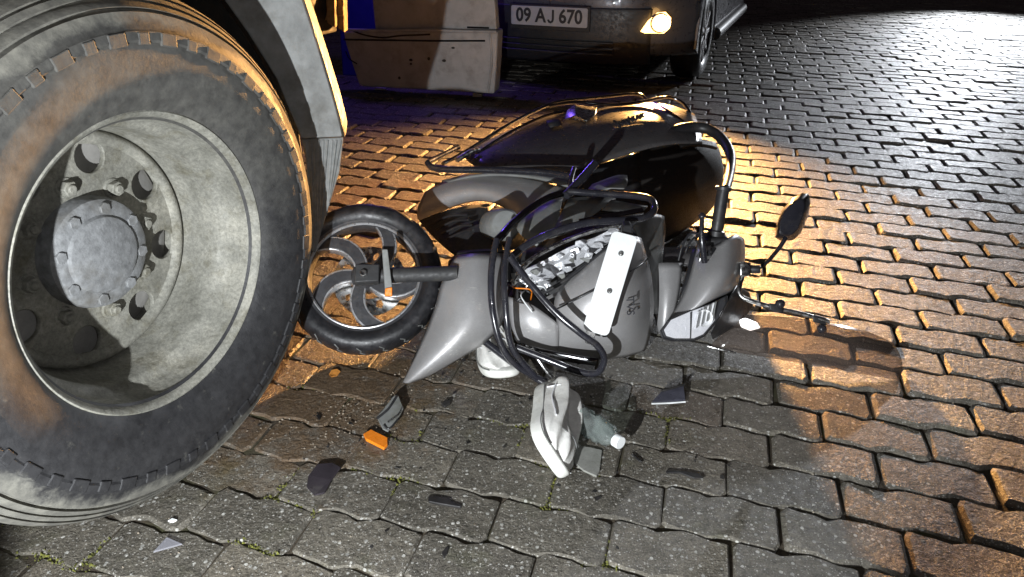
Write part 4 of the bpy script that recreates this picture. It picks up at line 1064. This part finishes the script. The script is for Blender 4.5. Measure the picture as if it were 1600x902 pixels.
def axes(o, x, z):
    x = Vector(x).normalized(); z = Vector(z); z = (z - x * z.dot(x)).normalized(); y = z.cross(x)
    return Matrix(((x.x, y.x, z.x, o.x), (x.y, y.y, z.y, o.y), (x.z, y.z, z.z, o.z), (0, 0, 0, 1)))
h0, t0 = G(862, 622, 0.045), G(866, 722, 0.045)
s1 = thing('sneaker', Vector((h0.x, h0.y, 0)), 'white canvas sneaker lying on its side in front of the crash guard', 'shoe')
shoe_parts(s1, axes(G(846, 617, 0.036), (t0 - h0), (0.74, 0.0, 0.44)) @ Matrix.Diagonal((0.96, 1.12, 1.25, 1)), 3, False)
h1 = G(792, 599, 0.0)
s2 = thing('sneaker', h1, 'white sneaker wedged upright under the crash guard beside the mudguard tip', 'shoe')
toe = h1 + Vector((0, 0.0, 0.002))
shoe_parts(s2, axes(toe + Vector((-0.07, 0.268, 0.004)), (0.24, -0.97, 0.0), (0.02, 0, 1)), 8)

# bottle
b0, b1 = G(908, 655, 0.032), G(962, 706, 0.018)
bt = thing('water_bottle', Vector((b0.x, b0.y, 0)), 'crushed clear plastic water bottle with white cap beside the sneaker', 'bottle')
BM = axes(b0, (0.1, 0.2, 1), (b1 - b0)); bl = (b1 - b0).length
def bmod(i, j, r, z):
    q = 1 + 0.26 * mnoise.noise(Vector((math.cos(i * 6.28 / 40) * 2, math.sin(i * 6.28 / 40) * 2, z * 45)))
    if j < 16: q *= 1 - 0.22 * abs(math.sin(i * 6.28 / 40)) * math.sin(max(0, min(1, z / bl)) * 3.1)
    return r * q, z
prof = [(0.001, -0.03), (0.022, -0.03), (0.029, -0.024)] + [(0.030 + 0.002 * math.sin(k * 2.0), -0.02 + k * (bl * 0.62 + 0.02) / 12) for k in range(13)] + [(0.026, bl * 0.74), (0.018, bl * 0.84), (0.0125, bl * 0.90), (0.0125, bl * 1.0)]
bo = autosmooth(put('bottle_body', lathe_mesh(prof, BM, 40, mod=bmod), M_PET, bt), 60)
mm = bo.modifiers.new('t', 'SOLIDIFY'); mm.thickness = 0.0006
lathe('cap', [(0.0, bl * 1.0 + 0.008), (0.0135, bl + 0.008), (0.0148, bl + 0.006), (0.0148, bl - 0.008), (0.013, bl - 0.008)], BM, M_WPLATE, bt, 28)

def plate(name, pix, thick, mat, label, cat, z=0.004, lift=None, group=None):
    pts = [G(x, y, z + (lift[i] if lift else 0)) for i, (x, y) in enumerate(pix)]
    o = prism(name, pts, (0, 0, thick), mat, None, min(0.0012, thick * 0.3), 1)
    return tag(o, label, cat, group)
plate('reflector_lens', [(568, 682), (580, 675), (606, 688), (606, 698), (600, 704), (572, 690)], 0.008, M_ORANGE, 'orange reflector lens fragment lying on the paving', 'fragment', 0.003)
fr1 = thing('lamp_frame', G(605, 655, 0), 'broken grey lamp frame fragment just above the orange lens', 'fragment')
prism('frame_plate', [G(588, 652, 0.006), G(598, 642, 0.012), G(613, 622, 0.02), (G(621, 617, 0.024)), G(630, 640, 0.018), G(624, 652, 0.01), G(606, 676, 0.004), G(598, 672, 0.004)], (0.001, 0.0, 0.003), M_GREYP, fr1, 0.001, 1)
tube('frame_rib', [G(589, 654, 0.010), G(606, 640, 0.018), G(620, 619, 0.028)], 0.003, M_BLACKP, fr1, 6)
tube('frame_rib', [G(606, 660, 0.012), G(622, 648, 0.018), G(629, 636, 0.022)], 0.0024, M_STEEL, fr1, 6)
tube('frame_rib', [G(600, 664, 0.010), G(608, 670, 0.008), G(622, 655, 0.012)], 0.0024, M_BLACKP, fr1, 6)
plate('mirror_shard', [(482, 745), (496, 727), (520, 725), (533, 732), (518, 752), (508, 772), (492, 776), (479, 762)], 0.004, M_SHARD, 'dark rounded mirror shard on the paving near the truck tyre', 'fragment', 0.004, [0.002, 0.004, 0.006, 0.01, 0.006, 0.003, 0, 0])
plate('plastic_strip', [(669, 779), (682, 778), (704, 782), (706, 787), (722, 792), (720, 796), (690, 791), (670, 787)], 0.006, M_SHARD2, 'flat black plastic strip on the paving below the sneaker', 'fragment', 0.003)
plate('glass_shard', [(239, 865), (261, 841), (286, 852)], 0.004, mk_clear('shard_glass', (0.9, 0.9, 0.95), (0.6, 0.6, 0.65), 0.25, 0.15), 'clear triangular glass shard beside the truck tyre', 'fragment', 0.004)
plate('lens_shard', [(896, 706), (906, 699), (925, 702), (941, 706), (937, 738), (932, 747), (912, 738), (897, 726)], 0.005, simple('milky_lens', (0.24, 0.24, 0.22), 0.3, 0, 0.15, 60, (0.12, 0.12, 0.1), 0.5), 'milky grey lens shard next to the bottle', 'fragment', 0.003)
dsh = thing('dark_panel_shard', G(1048, 620), 'dark bluish plastic shard lying below the scooter handlebar', 'fragment')
prism('shard_plate', [G(1018, 630, 0.004), G(1034, 612, 0.012), G(1068, 602, 0.022), G(1071, 626, 0.008), G(1060, 630, 0.004)], (0, 0.001, 0.003), simple('bluish_shard', (0.05, 0.05, 0.065), 0.35, 0, 0.4, 30), dsh, 0.001, 1)
tube('shard_lip', [G(1034, 611, 0.016), G(1052, 606, 0.022), G(1069, 601, 0.026)], 0.003, M_SHARD2, dsh, 6)
tube('shard_lip', [G(1018, 631, 0.006), G(1045, 630, 0.006), G(1071, 628, 0.008)], 0.0022, M_WPLATE, dsh, 6)
plate('plastic_chip', [(689, 634), (694, 629), (705, 627), (704, 633), (695, 638)], 0.006, M_SHARD2, 'small black plastic chip between lamp frame and sneaker', 'fragment', 0.003)
plate('plastic_chip', [(690, 866), (696, 858), (702, 856), (699, 868), (693, 874)], 0.005, M_SHARD2, 'small black plastic chip at the bottom edge of the picture', 'fragment', 0.003)
plate('plastic_chip', [(985, 710), (992, 713), (1004, 724), (998, 722)], 0.004, M_SHARD2, 'thin black plastic sliver right of the bottle cap', 'fragment', 0.003)
plate('plastic_chip', [(1040, 737), (1068, 738), (1090, 742), (1100, 748), (1084, 749), (1062, 741), (1041, 741)], 0.004, M_SHARD2, 'long thin black plastic sliver far right of the bottle', 'fragment', 0.003)
plate('plastic_chip', [(494, 652), (498, 649), (502, 653), (499, 658)], 0.006, M_SHARD2, 'tiny black chip on the brown soil by the truck tyre', 'fragment', 0.003)
plate('dry_leaf', [(514, 586), (518, 579), (527, 577), (532, 581), (527, 588), (518, 590)], 0.002, M_LEAF, 'small dry orange leaf under the scooter front wheel', 'leaf', 0.004, [0, .004, .006, .003, 0, .003])
plate('glass_chip', [(262, 816), (270, 811), (278, 814), (270, 818)], 0.004, M_WPLATE, 'small pale chip beside the truck tyre', 'fragment', 0.003)

cv, cf = [], []
rg = random.Random(44)
for _ in range(150):
    p = G(rg.gauss(700, 150), rg.gauss(660, 60)) if rg.random() < 0.7 else G(rg.uniform(450, 1150), rg.uniform(580, 860))
    n = rg.randint(3, 5); a0 = rg.uniform(0, 6.28); r0 = 0.0015 + 0.006 * rg.random() ** 3; b = len(cv)
    nz = Vector((rg.gauss(0, .35), rg.gauss(0, .35), 1)).normalized(); ux = nz.orthogonal().normalized(); uy = nz.cross(ux)
    ring_ = [p + (ux * math.cos(a0 + 6.28 * i / n) + uy * math.sin(a0 + 6.28 * i / n)) * r0 * rg.uniform(.5, 1.3) + Vector((0, 0, r0 * .5 + .001)) for i in range(n)]
    cv += ring_ + [q + nz * 0.0012 for q in ring_]
    cf += [tuple(b + i for i in range(n))[::-1], tuple(b + n + i for i in range(n))] + [(b + i, b + (i + 1) % n, b + n + (i + 1) % n, b + n + i) for i in range(n)]
crumbs = put('plastic_crumbs', mesh(cv, cf), M_SHARD2)
crumbs['label'] = 'tiny black plastic crumbs scattered in front of the scooter'; crumbs['category'] = 'crumbs'; kind(crumbs, 'stuff')

# ================================================================ parked car
PSI = R(22); KL = Vector((math.cos(PSI), -math.sin(PSI), 0)); KB = Vector((math.sin(PSI), math.cos(PSI), 0))
K0 = D(860, 25, 4.75); K0z = K0.z; K0 = Vector((K0.x, K0.y, 0))
def K(l, b, z): return K0 + KL * l + KB * b + Vector((0, 0, z))
car = thing('parked_car', K(0, 1.6, 0), 'silver car facing the camera with one fog lamp lit and plate 09 AJ 670', 'car')
KB_ = KB
def nose(l): return 0.02 + 0.36 * (abs(l) / 0.92) ** 3.2
ls = [-0.90, -0.78, -0.6, -0.4, -0.15, 0.15, 0.4, 0.6, 0.78, 0.90]
rows = []
for z, o in ((0.22, 0.07), (0.30, 0.03), (0.47, 0.02), (0.50, 0.0), (0.60, 0.0), (0.68, 0.04), (0.76, 0.12)):
    rows.append([K(l, nose(l) + o, z) for l in ls])
shell('bumper', rows, 0.02, M_CARPAINT, car, 2)
rows = []
for z, o in ((0.16, 0.06), (0.25, 0.0), (0.36, -0.014), (0.50, -0.014), (0.525, -0.006)):
    rows.append([K(l, nose(l) + o, z) for l in (-0.80, -0.6, -0.35, 0.0, 0.35, 0.54, 0.64)])
gri = shell('lower_grille', rows, 0.015, M_CARBLACK, car, 2)
for k in range(3):
    zz = 0.245 + k * 0.035
    tube('grille_slat', [K(l, nose(l) - 0.022, zz) for l in (-0.42, -0.2, 0.0, 0.2, 0.42)], 0.007, M_CARBLACK, gri, 6)
lpM = axes(K(0, -0.030, K0z), KL, KB * -1)
lp = bevel(put('license_plate', flat_mesh([rrect(0.52, 0.115, 0.01)], 0.006, lpM, 0.001), simple('grey_number_plate', (0.42, 0.42, 0.42), 0.5, 0, 0.1, 30), car), 0.0005)  # plate in one even grey
put('plate_number', text_mesh('09 A   670', 0.118, 0.001, lpM @ Matrix.Translation((0.0, 0.0, 0.005)), 0.0032, 0.90), M_TEXT, lp)
JL = [(0.028, 0.041), (0.028, -0.018), (0.022, -0.034), (0.006, -0.042), (-0.010, -0.037), (-0.018, -0.020), (-0.005, -0.017), (-0.001, -0.026), (0.006, -0.029), (0.012, -0.024), (0.014, -0.016), (0.014, 0.041)]
put('plate_number', flat_mesh([[(x + 0.008, y) for x, y in JL]], 0.002, lpM @ Matrix.Translation((0.0, 0.0, 0.005))), M_TEXT, lp)
ph = box('plate_holder', lpM @ Matrix.Translation((0, -0.008, -0.006)), (0.55, 0.155, 0.008), M_CARBLACK, car, 0.003)
# fog lamp on the image-right corner
fl0 = D(1031, 36, 4.60)
FM = axes(fl0, KL * 0.9 + KB * 0.3, (KB * -1.0 + KL * 0.35))
fog = lathe('fog_lamp', [(0.052, 0.012), (0.060, 0.006), (0.062, -0.02)], FM, M_STEEL, car, 32)
lathe('fog_lamp_lens', [(0.0, 0.012), (0.03, 0.010), (0.052, 0.004)], FM @ Matrix.Translation((0.015, 0.0, 0.0)), M_LIT, fog, 32)
put('fog_lamp_bowl', flat_mesh([[(-0.115, -0.052), (-0.09, -0.062), (0.03, -0.062), (0.064, -0.03), (0.066, 0.03), (0.03, 0.064), (-0.02, 0.06), (-0.075, 0.01)]], 0.006, FM @ Matrix.Translation((0, 0, -0.002)), 0.001), M_LIT2, fog)
ll = lamp('fog_lamp_light', 'SPOT', fl0 + FM.to_3x3() @ Vector((0.015, 0, 0.05)), 2700, (1.0, 0.50, 0.15), fl0 + Vector((-0.74, -2.0, 0.62)), 0.05, 116, 1.0)
# fender, hood, glass, cabin, wheels
def side(l, sgn):
    pts = [(0.30, 0.22)]
    c = 0.78
    arch = [(c + 0.36 * math.cos(R(a)), 0.31 + 0.36 * math.sin(R(a))) for a in range(195, -16, -15)]
    poly = [(0.34, 0.26)] + arch + [(2.1, 0.24)] + [(3.05 - 0.0, 0.24)] + [(3.05, 0.95), (1.5, 0.93), (0.9, 0.88), (0.42, 0.78)]
    return [K(l, b, z) for b, z in poly]
for sgn in (-1, 1):
    prism('fender', side(0.905 * sgn, sgn), KL * (-0.02 * sgn), M_CARPAINT, car, 0.004)
for sgn in (-1, 1):
    tube('sill', [K(0.90 * sgn, 1.2, 0.25), K(0.90 * sgn, 3.0, 0.25)], 0.05, M_CARBLACK, car, 10, smooth_path=False)
shell('hood', [[K(l, b + nose(l) * 0.5 * (1 - k / 3), z - 0.05 * (abs(l) / 0.9) ** 2) for l in (-0.88, -0.5, 0, 0.5, 0.88)] for k, (b, z) in enumerate(((0.16, 0.76), (0.45, 0.87), (0.85, 0.94), (1.15, 0.98)))], 0.02, M_CARPAINT, car, 2)
shell('windscreen', [[K(l * (1 - 0.12 * k / 2), b, z) for l in (-0.82, -0.4, 0, 0.4, 0.82)] for k, (b, z) in enumerate(((1.15, 0.98), (1.5, 1.22), (1.85, 1.42)))], 0.01, M_CARGLASS, car, 1)
shell('roof', [[K(l, b, z) for l in (-0.70, -0.4, 0, 0.4, 0.70)] for b, z in ((1.85, 1.42), (2.4, 1.48), (3.05, 1.46))], 0.02, M_CARPAINT, car, 1)
for sgn in (-1, 1):
    shell('side_window', [[K(0.89 * sgn, 1.5, 0.94), K(0.89 * sgn, 2.2, 0.95), K(0.89 * sgn, 3.05, 0.95)], [K(0.72 * sgn, 1.88, 1.40), K(0.71 * sgn, 2.4, 1.46), K(0.71 * sgn, 3.05, 1.44)]], 0.01, M_CARGLASS, car, 0)
    hull('headlamp', [K(l * sgn, nose(l) + o, z) for l in (0.52, 0.86) for o in (0.05, 0.25) for z in (0.66, 0.75)], M_CARGLASS, car, 0.02)
prism('underbody', [K(-0.86, 0.45, 0.2), K(0.86, 0.45, 0.2), K(0.86, 3.0, 0.2), K(-0.86, 3.0, 0.2)], (0, 0, 0.3), M_CARBLACK, car, 0.02)
for sgn in (-1, 1):
    CWM = axes(K(0.80 * sgn, 0.78, 0.305), KB, KL * sgn)
    cw = lathe('wheel', [(0.205, 0.09), (0.200, 0.075), (0.19, 0.03), (0.19, -0.1)], CWM, M_STRIPE, car, 40)
    lathe('tyre', [(0.20, 0.085), (0.215, 0.10), (0.265, 0.105), (0.295, 0.085), (0.305, 0.05), (0.305, -0.07), (0.28, -0.1), (0.2, -0.1)], CWM, M_STYRE, cw, 48)
    for k in range(9):
        a = k * 2 * math.pi / 9
        box('spoke', CWM @ Matrix.Rotation(a, 4, 'Z') @ Matrix.Translation((0.115, 0, 0.082)), (0.17, 0.03, 0.014), M_STRIPE, cw, 0.003)
    lathe('hub_cap', [(0.0, 0.10), (0.04, 0.098), (0.05, 0.085), (0.05, 0.05)], CWM, M_STRIPE, cw, 24)

# ================================================================ grey sheet-metal box behind the scooter
BD = 4.84
bx = thing('metal_box', G(665, 150), 'dented pale grey sheet metal box with a cracked top fold behind the scooter', 'metal box')
def BX(px, py, off=0.0): 
    p = D(px, py, BD - 0.00035 * (px - 655)); return p
lowp_ = [(536, 50), (540, 70), (560, 132), (568, 136), (650, 140), (772, 147), (775, 110), (778, 49)]
# vertical face through the bottom edge
A0, A1 = G(560, 140, 0.03), G(772, 151, 0.03)
bu = (A1 - A0).normalized(); bnr = Vector((bu.y, -bu.x, 0))
def BV(px, py, off=0.0):
    o = cam.location; d = D(px, py, 1.0) - o
    t = (A0 + bnr * off - o).dot(bnr) / d.dot(bnr); return o + d * t
low = prism('lower_panel', [BV(*p) for p in lowp_], bnr * -0.14, M_BOX, bx, 0.012, 2)
prism('upper_panel', [BV(x, y, -0.035) for x, y in ((586, 46), (578, -40), (770, -40), (776, 47))], bnr * -0.08, M_BOX, bx, 0.008, 2)
tube('fold_bead', [BV(x, y, 0.0) for x, y in ((540, 47), (600, 48), (660, 47), (720, 49), (776, 50))], 0.010, M_BOX, low, 8)
tube('crack', [BV(x, y, 0.002) for x, y in ((548, 47), (570, 55), (598, 59), (625, 56), (650, 55), (672, 54))], 0.0055, M_GAP, low, 6)
tube('pressed_groove', [BV(x, y, 0.001) for x, y in ((537, 62), (600, 63), (680, 64), (758, 64))], 0.006, M_GAP, low, 6)
tube('crack', [BV(x, y, 0.002) for x, y in ((540, 80), (546, 92), (558, 100))], 0.004, M_GAP, low, 6)
tube('corner_fold', [BV(x, y, 0.003) for x, y in ((766, 52), (768, 100), (762, 145))], 0.007, M_BOX, low, 6)
tube('pressed_groove', [BV(x, y, -0.033) for x, y in ((730, 43), (764, 44))], 0.006, M_GAP, bx, 6)
rg = random.Random(21)
for (x, y) in ((624, 122), (642, 94), (670, 92), (694, 95), (708, 75), (642, 100)):
    c = BV(x, y, 0.001)
    bm = bmesh.new(); bmesh.ops.create_uvsphere(bm, u_segments=10, v_segments=6, radius=1, matrix=Matrix.Translation(c) @ Matrix.Diagonal((rg.uniform(0.008, 0.016), 0.004, rg.uniform(0.005, 0.012), 1)))
    autosmooth(put('dent', frombm(bm), M_DARK, low), 180)
prism('foot', [BV(738, 146, -0.05), BV(752, 147, -0.05), BV(752, 152, -0.05), BV(738, 152, -0.05)], bnr * -0.06, M_BOX, bx, 0.004)
prism('foot', [BV(585, 138, -0.12), BV(600, 139, -0.12), BV(600, 143, -0.12), BV(585, 143, -0.12)], bnr * -0.06, M_BOX, bx, 0.004)
q = [BV(528, 50, -0.55), BV(528, -40, -0.55), BV(600, -40, -0.55), BV(600, 50, -0.55)]
tp_ = [Vector((p.x, p.y, 0.0)) for p in (q[0], q[3])]
blue = prism('blue_lit_sheet', [tp_[0], tp_[1], Vector((q[2].x, q[2].y, 1.15)), Vector((q[1].x, q[1].y, 1.15))], bnr * -0.05, M_BLUE, None, 0.01)
tag(blue, 'sheet behind the grey metal box, blue lamplight put into its colour', 'tarpaulin')
